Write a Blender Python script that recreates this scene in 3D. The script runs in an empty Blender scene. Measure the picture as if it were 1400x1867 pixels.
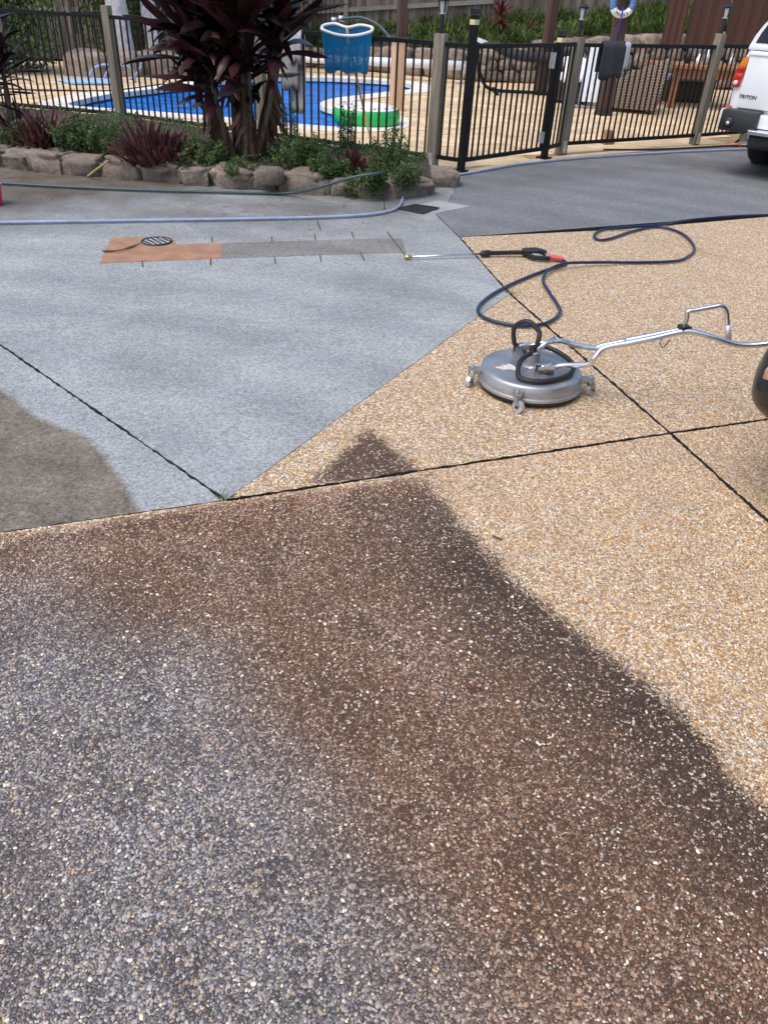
import bpy, bmesh, math, random
import numpy as np
from mathutils import Vector, Matrix, noise as mnoise
random.seed(7); rng = np.random.default_rng(11)
PI = math.pi
scene = bpy.context.scene
col = scene.collection

# ------------------------------------------------------------------ camera
FPX, CAMH = 1400.0, 1.69                      # focal length in photo pixels, eye height
_dn = np.array([592-700, -(2965-933), -FPX]); _dn /= np.linalg.norm(_dn)
_up = -_dn; _fw = np.array([0, 0, -1.0]); _fw -= _up*(_fw@_up); _fw /= np.linalg.norm(_fw)
CR = np.array([np.cross(_fw, _up), _fw, _up])
cam_d = bpy.data.cameras.new('camera'); cam = bpy.data.objects.new('camera', cam_d); col.objects.link(cam)
cam_d.sensor_fit = 'HORIZONTAL'; cam_d.sensor_width = 36; cam_d.lens = 36*FPX/1400
cam_d.clip_start = 0.05; cam_d.clip_end = 3000
cam.matrix_world = Matrix(CR.tolist()).to_4x4(); cam.location = (0, 0, CAMH)
scene.camera = cam

# ------------------------------------------------------------------ light
SUN_EL, SUN_AZ = math.radians(60), math.radians(-130)     # azimuth from +Y towards +X
world = bpy.data.worlds.new('World'); scene.world = world; world.use_nodes = True
wn = world.node_tree.nodes; wn.clear()
sky = wn.new('ShaderNodeTexSky'); sky.sky_type = 'NISHITA'; sky.sun_disc = False
sky.sun_elevation = SUN_EL; sky.sun_rotation = SUN_AZ; sky.dust_density = 3.0; sky.air_density = 1.0; sky.ozone_density = 1.0
bg = wn.new('ShaderNodeBackground'); bg.inputs[1].default_value = 0.15
wo = wn.new('ShaderNodeOutputWorld')
world.node_tree.links.new(sky.outputs[0], bg.inputs[0]); world.node_tree.links.new(bg.outputs[0], wo.inputs[0])
sun_d = bpy.data.lights.new('sun', 'SUN'); sun_d.energy = 1.0; sun_d.angle = math.radians(45); sun_d.color = (1.0, .96, .9)
sun = bpy.data.objects.new('sun', sun_d); col.objects.link(sun); sun.location = (0, 0, 30)
_sd = Vector((math.sin(SUN_AZ)*math.cos(SUN_EL), math.cos(SUN_AZ)*math.cos(SUN_EL), math.sin(SUN_EL)))
sun.rotation_euler = _sd.to_track_quat('Z', 'Y').to_euler()
scene.view_settings.view_transform = 'Standard'; scene.view_settings.look = 'None'
scene.view_settings.exposure = 0.62; scene.view_settings.gamma = 1.0
scene.view_settings.use_curve_mapping = False

# ------------------------------------------------------------------ helpers
def G(u, v, z=0.0):                           # point of height z that the photo shows at pixel u, v
    d = CR @ np.array([u-700, -(v-933.5), -FPX]); t = (z-CAMH)/d[2]
    return Vector((d[0]*t, d[1]*t, z))
def AY(u, v, Y):                              # the same at a known depth Y
    d = CR @ np.array([u-700, -(v-933.5), -FPX]); t = Y/d[1]
    return Vector((d[0]*t, Y, CAMH+d[2]*t))
WL = {}
def tag(o, label=None, cat=None, group=None, kind=None):
    if label: o['label'] = label
    if cat: o['category'] = cat
    if group: o['group'] = group
    if kind: o['kind'] = kind
    return o
def empty(name, loc, label, cat, group=None, rz=0.0):
    o = bpy.data.objects.new(name, None); col.objects.link(o); o.location = loc; o.rotation_euler = (0, 0, rz)
    o.empty_display_size = .1
    WL[o.name] = Vector(loc); return tag(o, label, cat, group)
def wl(o): return WL.get(o.name, Vector((0, 0, 0))) if o else Vector((0, 0, 0))
def link_mesh(name, me, mat, parent=None, loc=None, smooth=False):
    o = bpy.data.objects.new(name, me); col.objects.link(o)
    if mat is not None and not me.materials: me.materials.append(mat)
    if parent: o.parent = parent
    if loc is not None: o.location = Vector(loc) - wl(parent)
    if smooth:
        me.polygons.foreach_set('use_smooth', [True]*len(me.polygons))
    WL[o.name] = wl(parent) if loc is None else Vector(loc)
    return o
def inst(name, me, parent, loc, rot=(0, 0, 0), sc=(1, 1, 1)):
    o = bpy.data.objects.new(name, me); col.objects.link(o); o.parent = parent
    o.location = Vector(loc) - wl(parent); o.rotation_euler = rot; o.scale = sc
    WL[o.name] = Vector(loc); return o
class MB:
    def __init__(s): s.v = []; s.f = []; s.rv = []
    def add(s, vs, fs, rv=0.5):
        n = len(s.v); s.v += [tuple(x) for x in vs]; s.f += [tuple(i+n for i in f) for f in fs]; s.rv += [rv]*len(vs); return s
    def box(s, c, d, rz=0.0, M=None, top=(1, 1)):
        c = Vector(c); hx, hy, hz = d[0]/2, d[1]/2, d[2]/2
        vs = []
        for z in (-hz, hz):
            k = top if z > 0 else (1, 1)
            for x, y in ((-hx, -hy), (hx, -hy), (hx, hy), (-hx, hy)): vs.append(Vector((x*k[0], y*k[1], z)))
        R = M if M is not None else Matrix.Rotation(rz, 3, 'Z')
        return s.add([c + R@p for p in vs], [(0, 3, 2, 1), (4, 5, 6, 7), (0, 1, 5, 4), (1, 2, 6, 5), (2, 3, 7, 6), (3, 0, 4, 7)])
    def beam(s, a, b, w, h, upv=(0, 0, 1)):
        a, b = Vector(a), Vector(b); d = (b-a).normalized(); u = Vector(upv)
        x = d.cross(u)
        if x.length < 1e-4: x = Vector((1, 0, 0))
        x.normalize(); y = x.cross(d).normalized()
        vs = [p + x*(i*w/2) + y*(j*h/2) for p in (a, b) for i, j in ((-1, -1), (1, -1), (1, 1), (-1, 1))]
        return s.add(vs, [(3, 2, 1, 0), (4, 5, 6, 7), (0, 1, 5, 4), (1, 2, 6, 5), (2, 3, 7, 6), (3, 0, 4, 7)])
    def tube(s, pts, r, n=8, closed=False):
        pts = [Vector(p) for p in pts]; m = len(pts)
        rr = r if hasattr(r, '__len__') else [r]*m
        N = None; vs = []
        for i in range(m):
            if closed: t = pts[(i+1) % m]-pts[i-1]
            else: t = pts[min(i+1, m-1)]-pts[max(i-1, 0)]
            if t.length < 1e-9: t = Vector((0, 0, 1))
            t.normalize()
            if N is None:
                N = t.cross(Vector((0, 0, 1)))
                if N.length < .1: N = t.cross(Vector((1, 0, 0)))
            N = (N - t*N.dot(t)).normalized(); B = t.cross(N)
            for k in range(n):
                a = 2*PI*k/n; vs.append(pts[i] + (N*math.cos(a)+B*math.sin(a))*rr[i])
        fs = []
        for i in range(m if closed else m-1):
            j = (i+1) % m
            for k in range(n):
                l = (k+1) % n; fs.append((i*n+k, i*n+l, j*n+l, j*n+k))
        if not closed:
            fs.append(tuple(range(n-1, -1, -1))); fs.append(tuple((m-1)*n+k for k in range(n)))
        return s.add(vs, fs)
    def lathe(s, c, prof, n=32, M=None):       # prof = [(r, z)...] round local z
        c = Vector(c); vs = []
        for r, z in prof:
            for k in range(n):
                a = 2*PI*k/n; p = Vector((r*math.cos(a), r*math.sin(a), z)); vs.append(c + (M@p if M is not None else p))
        fs = []
        for i in range(len(prof)-1):
            for k in range(n):
                l = (k+1) % n; fs.append((i*n+k, i*n+l, (i+1)*n+l, (i+1)*n+k))
        fs.append(tuple(range(n-1, -1, -1))); fs.append(tuple((len(prof)-1)*n+k for k in range(n)))
        return s.add(vs, fs)
    def prism(s, poly, z0, z1):
        n = len(poly); vs = [(p[0], p[1], z0) for p in poly]+[(p[0], p[1], z1) for p in poly]
        return s.add(vs, [tuple(range(n-1, -1, -1)), tuple(range(n, 2*n))]+[(i, (i+1) % n, n+(i+1) % n, n+i) for i in range(n)])
    def mesh(s, name, off=Vector((0, 0, 0))):
        me = bpy.data.meshes.new(name)
        me.from_pydata([(x-off[0], y-off[1], z-off[2]) for x, y, z in s.v], [], s.f)
        if len(set(s.rv)) > 1:
            a = me.attributes.new('rv', 'FLOAT', 'POINT'); a.data.foreach_set('value', s.rv)
        me.update(); return me
    def build(s, name, mat, parent=None, smooth=False, local=False, bevel=0):
        me = s.mesh(name, Vector((0, 0, 0)) if local else wl(parent))
        if bevel:
            bm = bmesh.new(); bm.from_mesh(me)
            es = [e for e in bm.edges if len(e.link_faces) == 2 and e.calc_face_angle(0) > .5]
            bmesh.ops.bevel(bm, geom=es, offset=bevel, segments=2, affect='EDGES', profile=.6, clamp_overlap=True)
            bm.to_mesh(me); bm.free()
        o = link_mesh(name, me, mat, parent, None, smooth)
        if smooth == 'auto' or bevel: me.set_sharp_from_angle(angle=.7)
        return o
def cat_rom(pts, n=8, closed=False):
    P = [Vector(p) for p in pts]; out = []; m = len(P)
    for i in range(m if closed else m-1):
        if closed: p0, p1, p2, p3 = P[i-1], P[i], P[(i+1) % m], P[(i+2) % m]
        else: p0, p1, p2, p3 = P[max(i-1, 0)], P[i], P[i+1], P[min(i+2, m-1)]
        for k in range(n):
            t = k/n; out.append(.5*((2*p1)+(p2-p0)*t+(2*p0-5*p1+4*p2-p3)*t*t+(3*p1-p0-3*p2+p3)*t**3))
    if not closed: out.append(P[-1])
    return out
def in_poly(P, poly):
    P = np.asarray(P)[:, :2]; x, y = P[:, 0], P[:, 1]; ins = np.zeros(len(P), bool); n = len(poly)
    for i in range(n):
        (x1, y1), (x2, y2) = poly[i][:2], poly[(i+1) % n][:2]
        c = ((y1 > y) != (y2 > y)); ins ^= c & (x < (x2-x1)*(y-y1)/((y2-y1) if abs(y2-y1) > 1e-12 else 1e-12)+x1)
    return ins
def seg_dist(P, pts, closed=False):
    P = np.asarray(P)[:, :2]; d = np.full(len(P), 1e9); n = len(pts)
    for i in range(n if closed else n-1):
        a = np.array(pts[i][:2]); b = np.array(pts[(i+1) % n][:2]); ab = b-a
        t = np.clip(((P-a)@ab)/max(ab@ab, 1e-12), 0, 1); d = np.minimum(d, np.linalg.norm(P-(a+t[:, None]*ab), axis=1))
    return d
def sdf(P, poly):
    d = seg_dist(P, poly, True); return np.where(in_poly(P, poly), d, -d)
def sstep(a, b, x):
    t = np.clip((x-a)/(b-a), 0, 1); return t*t*(3-2*t)

# ------------------------------------------------------------------ materials
class NT:
    def __init__(s, name):
        s.m = bpy.data.materials.new(name); s.m.use_nodes = True; s.t = s.m.node_tree; s.t.nodes.clear()
        s.out = s.n('ShaderNodeOutputMaterial'); s.b = s.n('ShaderNodeBsdfPrincipled'); s.l(s.b.outputs[0], s.out.inputs[0])
    def n(s, k, **kw):
        o = s.t.nodes.new(k)
        for a, b in kw.items(): setattr(o, a, b)
        return o
    def l(s, a, b): s.t.links.new(a, b)
    def set(s, k, v):
        if hasattr(v, 'node'): s.l(v, s.b.inputs[k])
        else: s.b.inputs[k].default_value = v
    def val(s, sock, v):
        if hasattr(v, 'node'): s.l(v, sock)
        else: sock.default_value = v
    def math(s, op, a, b=0.0, c=0.0, clamp=False):
        o = s.n('ShaderNodeMath', operation=op, use_clamp=clamp)
        for i, x in enumerate((a, b, c)): s.val(o.inputs[i], x)
        return o.outputs[0]
    def mix(s, f, a, b, blend='MIX'):
        o = s.n('ShaderNodeMix', data_type='RGBA', blend_type=blend); s.val(o.inputs[0], f)
        for i, x in ((6, a), (7, b)):
            s.val(o.inputs[i], x if hasattr(x, 'node') else (x[0], x[1], x[2], 1))
        return o.outputs[2]
    def ramp(s, f, stops, interp='LINEAR'):
        o = s.n('ShaderNodeValToRGB'); r = o.color_ramp; r.interpolation = interp
        while len(r.elements) < len(stops): r.elements.new(.5)
        for e, (p, c) in zip(r.elements, stops): e.position = p; e.color = (c[0], c[1], c[2], 1) if hasattr(c, '__len__') else (c, c, c, 1)
        s.l(f, o.inputs[0]); return o.outputs[0]
    def coord(s, kind='Object', scale=(1, 1, 1), rot=(0, 0, 0)):
        if kind == 'World': c = s.n('ShaderNodeNewGeometry').outputs['Position']
        else: c = s.n('ShaderNodeTexCoord').outputs[kind]
        mp = s.n('ShaderNodeMapping'); mp.inputs['Scale'].default_value = scale; mp.inputs['Rotation'].default_value = rot
        s.l(c, mp.inputs[0]); return mp.outputs[0]
    def noise(s, vec, scale, detail=3, rough=.55, dist=0.0):
        o = s.n('ShaderNodeTexNoise'); s.l(vec, o.inputs['Vector']); o.inputs['Scale'].default_value = scale
        o.inputs['Detail'].default_value = detail; o.inputs['Roughness'].default_value = rough; o.inputs['Distortion'].default_value = dist
        return o.outputs[0]
    def voro(s, vec, scale, feature='F1', rnd=1.0):
        o = s.n('ShaderNodeTexVoronoi', feature=feature); s.l(vec, o.inputs['Vector']); o.inputs['Scale'].default_value = scale
        if 'Randomness' in o.inputs: o.inputs['Randomness'].default_value = rnd
        return o
    def attr(s, name, kind='GEOMETRY'):
        o = s.n('ShaderNodeAttribute', attribute_name=name, attribute_type=kind); return o
    def bump(s, h, strength=.3, dist=.01, normal=None):
        o = s.n('ShaderNodeBump'); o.inputs['Strength'].default_value = strength; o.inputs['Distance'].default_value = dist
        s.l(h, o.inputs['Height'])
        if normal: s.l(normal, o.inputs['Normal'])
        s.l(o.outputs[0], s.b.inputs['Normal']); return o.outputs[0]
    def sep(s, c):
        o = s.n('ShaderNodeSeparateColor'); s.l(c, o.inputs[0]); return o.outputs
def mat(name, base, rough=.6, metal=0.0, var=.18, vs=6.0, rnd=0.0, bump=0.0, bs=60.0, stretch=(1, 1, 1), spec=.5, coat=0.0, dirt=None, world=False):
    t = NT(name); c = t.coord('World' if world else 'Object', stretch)
    n1 = t.noise(c, vs, 5, .6)
    lo = [x*(1-var) for x in base]; hi = [min(1, x*(1+var)) for x in base]
    cc = t.mix(t.ramp(n1, [(.3, 0), (.7, 1)]), lo, hi)
    if dirt:
        n2 = t.noise(c, vs*.37, 6, .65); cc = t.mix(t.math('MULTIPLY', t.ramp(n2, [(.48, 0), (.7, 1)]), dirt[3]), cc, dirt[:3])
    if rnd:
        oi = t.n('ShaderNodeObjectInfo'); k = t.math('MULTIPLY_ADD', oi.outputs['Random'], 2*rnd, 1-rnd)
        hs = t.n('ShaderNodeHueSaturation'); t.l(k, hs.inputs['Value']); t.l(cc, hs.inputs['Color']); cc = hs.outputs[0]
    t.set('Base Color', cc); t.set('Metallic', metal); t.set('Specular IOR Level', spec)
    t.set('Roughness', t.math('MULTIPLY_ADD', n1, .2, rough-.1)); t.set('Coat Weight', coat)
    if bump: t.bump(t.noise(c, bs, 4, .6), bump, .01)
    return t.m
def leaf_mat(name, a, b, rough=.45, spec=.4, trans=.25, obj=False):
    t = NT(name)
    if obj: r = t.n('ShaderNodeObjectInfo').outputs['Random']
    else: r = t.attr('rv').outputs['Fac']
    nz = t.noise(t.coord('Object', (1, 1, 1)), 25, 2)
    f = t.math('ADD', r, t.math('MULTIPLY_ADD', nz, .3, -.15), clamp=True)
    c = t.mix(f, a, b); t.set('Base Color', c); t.set('Roughness', rough); t.set('Specular IOR Level', spec)
    tr = t.n('ShaderNodeBsdfTranslucent'); t.l(c, tr.inputs[0])
    mx = t.n('ShaderNodeMixShader'); mx.inputs[0].default_value = trans
    t.l(t.b.outputs[0], mx.inputs[1]); t.l(tr.outputs[0], mx.inputs[2]); t.l(mx.outputs[0], t.out.inputs[0]); return t.m

AGG = [(.72, .58, .38), (.58, .34, .13), (.84, .78, .66), (.36, .20, .09), (.66, .47, .24), (.26, .22, .19), (.70, .53, .31), (.47, .41, .35), (.80, .69, .48), (.50, .27, .10)]
def agg_mat():
    t = NT('exposed_aggregate'); c = t.coord('World')
    sd = t.attr('sd').outputs['Fac']; gr = t.attr('grey').outputs['Fac']; dk = t.attr('dark').outputs['Fac']
    w = t.n('ShaderNodeVectorMath', operation='ADD'); t.l(c, w.inputs[0])
    nn = t.n('ShaderNodeTexNoise'); t.l(c, nn.inputs['Vector']); nn.inputs['Scale'].default_value = 60
    sc = t.n('ShaderNodeVectorMath', operation='SCALE'); t.l(nn.outputs['Color'], sc.inputs[0]); sc.inputs['Scale'].default_value = .012
    t.l(sc.outputs[0], w.inputs[1])
    v = t.voro(w.outputs[0], 120); v2 = t.voro(w.outputs[0], 120, 'DISTANCE_TO_EDGE')
    rs = t.sep(v.outputs['Color']); r1, r2 = rs[0], rs[1]
    clean = t.ramp(r1, [(i/10, a) for i, a in enumerate(AGG)], 'CONSTANT')
    edge = t.ramp(v2.outputs[0], [(.02, 0), (.16, 1)])
    big = t.noise(c, 2.2, 5, .6); mid = t.noise(c, 14, 4, .6)
    clean = t.mix(t.math('MULTIPLY', t.ramp(big, [(.45, 0), (.75, 1)]), .3), clean, (.50, .31, .14))
    clean = t.mix(t.math('MULTIPLY', t.math('SUBTRACT', 1.0, edge), .55), clean, (.20, .135, .08))
    grime_sheen = t.mix(t.math('POWER', r2, 1.5), (.105, .056, .032), (.27, .150, .085))
    grime_sheen = t.mix(t.math('MULTIPLY', gr, .9), grime_sheen, t.mix(t.math('POWER', r2, 1.4), (.085, .078, .080), (.26, .245, .24)))  # blue-grey sky sheen of the wet slab, painted over the brown dirt
    grime_sheen = t.mix(t.math('MULTIPLY', dk, .5), grime_sheen, (.030, .024, .021))
    grime_sheen = t.mix(t.math('MULTIPLY', t.math('SUBTRACT', 1.0, edge), .7), grime_sheen, (.050, .036, .029))
    pale = t.ramp(t.math('ADD', r1, t.math('MULTIPLY', gr, .04)), [(.87, 0), (.875, 1)], 'CONSTANT')
    grime_sheen = t.mix(pale, grime_sheen, t.ramp(r2, [(0, (.50, .42, .34)), (.5, (.42, .28, .18)), (1, (.62, .56, .48))]))
    f = t.math('ADD', sd, t.math('MULTIPLY_ADD', mid, .10, -.05))
    f = t.math('ADD', f, t.math('MULTIPLY_ADD', r2, .05, -.025))
    f = t.ramp(f, [(.485, 0), (.525, 1)])
    clean = t.mix(1.0, clean, (1.27, 1.25, 1.27), 'MULTIPLY'); t.set('Base Color', t.mix(f, clean, grime_sheen)); t.set('Roughness', t.math('MULTIPLY_ADD', f, -.12, .72)); t.set('Specular IOR Level', .4)
    h = t.math('MULTIPLY', edge, t.math('MULTIPLY_ADD', r2, .6, .4))
    t.bump(h, .9, .005); return t.m
def pebble_mat():
    t = NT('aggregate_pebble'); a = t.attr('pcol', 'INSTANCER').outputs['Color']
    n = t.noise(t.coord('World'), 420, 2)
    t.set('Base Color', t.mix(.35, a, t.mix(n, (.3, .3, .3), (1.6, 1.6, 1.6)), 'MULTIPLY'))
    t.set('Roughness', t.attr('prough', 'INSTANCER').outputs['Fac']); t.set('Specular IOR Level', .5); return t.m
def conc_mat(name, a, b, dirtc, fine=.5):
    t = NT(name); c = t.coord('World'); sd = t.attr('sd').outputs['Fac']; sl = t.attr('grey').outputs['Fac']; dk = t.attr('dark').outputs['Fac']
    n1 = t.noise(c, 1.1, 6, .62, .6); cs = t.coord('World', (1, 3.2, 1), (0, 0, .35)); n2 = t.noise(cs, 2.6, 5, .6, 1.2)
    sp = t.noise(c, 190, 3, .7); sp2 = t.noise(c, 70, 4, .7)
    cc = t.mix(t.ramp(n1, [(.3, 0), (.7, 1)]), a, b)
    cc = t.mix(t.math('MULTIPLY', t.ramp(n2, [(.5, 0), (.68, 1)]), .16), cc, [x*.62 for x in a])
    cc = t.mix(t.math('MULTIPLY', t.ramp(n2, [(.30, 1), (.44, 0)]), .3), cc, [min(1, x*1.18) for x in b])
    cc = t.mix(fine, cc, t.mix(t.ramp(sp, [(.33, 0), (.66, 1)]), (.35, .35, .36), (1.4, 1.4, 1.4)), 'MULTIPLY')
    vv = t.sep(t.voro(c, 125).outputs['Color'])[0]; vw = t.sep(t.voro(c, 60).outputs['Color'])[0]
    cc = t.mix(.8, cc, t.mix(t.math('ADD', t.math('MULTIPLY', vv, .75), t.math('MULTIPLY', vw, .25)), (.50, .50, .50), (1.5, 1.5, 1.5)), 'MULTIPLY')
    arc = t.n('ShaderNodeTexWave', wave_type='RINGS', rings_direction='Z'); mpc = t.n('ShaderNodeMapping'); mpc.inputs['Location'].default_value = (2.2, -1.0, 0); t.l(c, mpc.inputs[0]); t.l(mpc.outputs[0], arc.inputs['Vector'])
    arc.inputs['Scale'].default_value = .55; arc.inputs['Distortion'].default_value = 5.0; arc.inputs['Detail'].default_value = 4.0; arc.inputs['Detail Scale'].default_value = .7
    cc = t.mix(t.math('MULTIPLY', arc.outputs['Fac'], .9), cc, t.mix(1.0, cc, (1.16, 1.15, 1.13), 'MULTIPLY'))
    md = t.noise(c, 10, 5, .65)
    f = t.ramp(t.math('ADD', sd, t.math('MULTIPLY_ADD', md, .06, -.03)), [(.485, 0), (.52, 1)])
    dc = t.mix(t.ramp(t.noise(c, 5, 5, .65), [(.32, 0), (.68, 1)]), [x*.68 for x in dirtc], [x*1.4 for x in dirtc])
    dc = t.mix(.8, dc, t.mix(t.math('ADD', t.math('MULTIPLY', vv, .6), t.math('MULTIPLY', vw, .4)), (.45, .45, .45), (1.55, 1.55, 1.55)), 'MULTIPLY')
    dc = t.mix(.4, dc, t.mix(t.ramp(sp2, [(.35, 0), (.62, 1)]), (.45, .45, .45), (1.5, 1.5, 1.5)), 'MULTIPLY')
    cc = t.mix(f, cc, dc)
    cc = t.mix(t.math('MULTIPLY', sl, t.ramp(t.noise(c, 3.5, 6, .7), [(.3, .45), (.6, 1)])), cc, (.095, .065, .038))
    cc = t.mix(t.math('MULTIPLY', dk, t.ramp(t.noise(c, 1.7, 6, .7), [(.35, .1), (.6, .8)])), cc, (.125, .11, .09))
    t.set('Base Color', cc); t.set('Roughness', t.math('MULTIPLY_ADD', dk, -.3, .78)); t.set('Specular IOR Level', .35)
    t.bump(t.math('ADD', t.math('ADD', sp, vv), t.math('MULTIPLY', sp2, .8)), .5, .004); return t.m
def wood_mat(name, a, b, rnd=.15, axis=2, sc=14, green=None):
    t = NT(name); st = [1.0, 1.0, 1.0]; st[axis] = .06
    oi = t.n('ShaderNodeObjectInfo'); c0 = t.coord('Object', st)
    ad = t.n('ShaderNodeVectorMath', operation='ADD'); t.l(c0, ad.inputs[0])
    cm = t.n('ShaderNodeCombineXYZ'); t.l(t.math('MULTIPLY', oi.outputs['Random'], 40.0), cm.inputs[0]); t.l(cm.outputs[0], ad.inputs[1])
    c = ad.outputs[0]
    n = t.noise(c, sc*3, 6, .65, .3); n2 = t.noise(c, sc*.5, 4, .6)
    cc = t.mix(t.ramp(n, [(.32, 0), (.68, 1)]), a, b)
    cc = t.mix(t.math('MULTIPLY', t.ramp(n2, [(.45, 0), (.7, 1)]), .5), cc, green or [x*.45 for x in a])
    hs = t.n('ShaderNodeHueSaturation'); t.l(t.math('MULTIPLY_ADD', oi.outputs['Random'], 2*rnd, 1-rnd), hs.inputs['Value']); t.l(cc, hs.inputs['Color'])
    t.set('Base Color', hs.outputs[0]); t.set('Roughness', .8); t.bump(n, .5, .006); return t.m
def weave_mat(name, a, b, sc=55):
    t = NT(name); c = t.coord('Object'); s = t.n('ShaderNodeTexBrick'); t.l(c, s.inputs['Vector'])
    w1 = t.n('ShaderNodeTexWave', wave_type='BANDS', bands_direction='Z'); w2 = t.n('ShaderNodeTexWave', wave_type='BANDS', bands_direction='DIAGONAL')
    for w in (w1, w2): t.l(c, w.inputs['Vector']); w.inputs['Scale'].default_value = sc; w.inputs['Distortion'].default_value = 1.0
    f = t.math('MULTIPLY', w1.outputs['Fac'], w2.outputs['Fac'])
    t.set('Base Color', t.mix(t.ramp(f, [(.1, 0), (.5, 1)]), a, b)); t.set('Roughness', .6); t.bump(f, .8, .01); return t.m
def stone_mat(name, a, b, c3, bump=1.0):
    t = NT(name); c = t.coord('Object'); oi = t.n('ShaderNodeObjectInfo')
    n = t.noise(c, 7, 8, .68, .4); n2 = t.noise(c, 3, 5, .6); n3 = t.noise(c, 45, 4, .7)
    cc = t.mix(t.ramp(n, [(.33, 0), (.67, 1)]), a, b); cc = t.mix(t.math('MULTIPLY', t.ramp(n2, [(.45, 0), (.65, 1)]), .7), cc, c3)
    cc = t.mix(.4, cc, t.mix(t.ramp(n3, [(.3, 0), (.7, 1)]), (.45, .45, .45), (1.4, 1.4, 1.4)), 'MULTIPLY')
    hs = t.n('ShaderNodeHueSaturation'); t.l(t.math('MULTIPLY_ADD', oi.outputs['Random'], .4, .8), hs.inputs['Value']); t.l(cc, hs.inputs['Color'])
    t.set('Base Color', hs.outputs[0]); t.set('Roughness', .85); t.bump(t.math('ADD', n, t.math('MULTIPLY', n3, .5)), bump, .03); return t.m
def water_mat():
    t = NT('pool_water'); c = t.coord('World', (.8, 2.6, 1)); n = t.noise(c, 2.4, 5, .65, 1.2); n2 = t.noise(c, 9, 3, .55, .6)
    t.set('Base Color', t.mix(t.ramp(n, [(.40, 0), (.56, 1)]), (.0, .055, .30), (.0, .26, .92)))
    t.set('Roughness', .12); t.set('IOR', 1.33); t.set('Specular IOR Level', .5)
    t.bump(t.math('ADD', n, t.math('MULTIPLY', n2, .4)), .7, .05); return t.m
def glass_mat(name, c, rough=.06):
    t = NT(name); t.set('Base Color', (*c, 1)); t.set('Roughness', rough); t.set('Coat Weight', .6); return t.m
def lens_mat(name, c):
    t = NT(name); w = t.n('ShaderNodeTexWave', bands_direction='X'); t.l(t.coord('Object'), w.inputs['Vector']); w.inputs['Scale'].default_value = 25
    t.set('Base Color', t.mix(t.math('MULTIPLY', w.outputs['Fac'], .4), c, [x*.5 for x in c])); t.set('Roughness', .1); t.set('Coat Weight', 1.0); return t.m
def net_mat():
    t = NT('blue_net'); t.set('Base Color', (.0, .20, .42, 1)); t.set('Roughness', .6)
    c = t.coord('Object'); n = t.noise(c, 260, 1); tr = t.n('ShaderNodeBsdfTransparent'); mx = t.n('ShaderNodeMixShader')
    tl = t.n('ShaderNodeBsdfTranslucent'); tl.inputs[0].default_value = (.0, .24, .5, 1); m2 = t.n('ShaderNodeMixShader'); m2.inputs[0].default_value = .4
    t.l(t.b.outputs[0], m2.inputs[1]); t.l(tl.outputs[0], m2.inputs[2])
    t.l(t.ramp(n, [(.40, .2), (.48, 1)]), mx.inputs[0]); t.l(tr.outputs[0], mx.inputs[1]); t.l(m2.outputs[0], mx.inputs[2]); t.l(mx.outputs[0], t.out.inputs[0]); return t.m

K = {}
K['agg'] = agg_mat(); K['pebble'] = pebble_mat()
K['conc'] = conc_mat('grey_concrete', (.25, .265, .268), (.36, .38, .382), (.165, .140, .108))
K['conc_dark'] = conc_mat('damp_grey_concrete', (.15, .157, .162), (.20, .207, .212), (.07, .066, .06), .4)
K['strip'] = conc_mat('old_grey_concrete', (.17, .165, .155), (.25, .245, .23), (.07, .06, .05), .6)
K['joint'] = mat('joint_dirt', (.040, .030, .022), .95, var=.5, vs=40, bump=.8, bs=120, world=True)
K['orange'] = mat('orange_render', (.36, .19, .11), .85, var=.25, vs=9, bump=.3, bs=150, dirt=(.24, .19, .15, .75))
K['soil'] = mat('garden_soil', (.055, .040, .028), .95, var=.5, vs=12, bump=1, bs=40, world=True)
K['paver'] = mat('sand_paver', (.72, .54, .33), .8, var=.2, vs=5, rnd=.14, bump=.3, bs=120, dirt=(.50, .29, .13, .5), world=True)
K['paver_base'] = mat('paver_sand_joint', (.36, .25, .14), .95, var=.3, vs=30, world=True)
K['coping'] = mat('pool_coping', (.80, .74, .64), .75, var=.12, vs=4, bump=.2, bs=90, dirt=(.45, .37, .27, .35), world=True)
K['water'] = water_mat(); K['poolwall'] = mat('pool_wall', (.02, .06, .16), .5)
K['black'] = mat('black_powder_coat', (.008, .008, .009), .5, var=.3, vs=20, spec=.25)
K['post'] = wood_mat('weathered_timber', (.135, .115, .085), (.29, .255, .20), .12, 2, 10, (.085, .085, .045))
K['paling'] = wood_mat('paling_timber', (.085, .064, .050), (.22, .175, .145), .42, 2, 9)
K['fencerail'] = wood_mat('fence_rail_timber', (.20, .18, .15), (.33, .30, .26), .1, 0, 9)
K['dpost'] = wood_mat('stained_timber', (.055, .030, .022), (.10, .058, .042), .1)
K['table'] = wood_mat('oiled_timber', (.30, .115, .045), (.42, .19, .08), .08, 0, 8)
K['tanpost'] = mat('tan_paint', (.62, .40, .24), .6, var=.08)
K['rock'] = stone_mat('sandstone_boulder', (.165, .125, .10), (.34, .275, .225), (.085, .07, .058))
K['wallrock'] = stone_mat('wall_rock', (.24, .18, .14), (.44, .35, .28), (.08, .07, .06))
K['galv'] = mat('galvanised_steel', (.55, .56, .57), .4, .6, .2, 20)
K['steel'] = mat('brushed_steel', (.40, .40, .41), .40, .75, .2, 7, stretch=(1, 1, 5), dirt=(.20, .19, .18, .6), bump=.05, bs=30)
K['alu'] = mat('polished_aluminium', (.72, .73, .75), .22, .95, .08, 8)
K['brass'] = mat('brass', (.65, .46, .18), .3, .9)
K['rubber'] = mat('black_rubber', (.014, .014, .015), .5, var=.3, vs=12)
K['bluehose'] = mat('navy_hose', (.008, .022, .062), .32, var=.25, vs=14)
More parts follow.
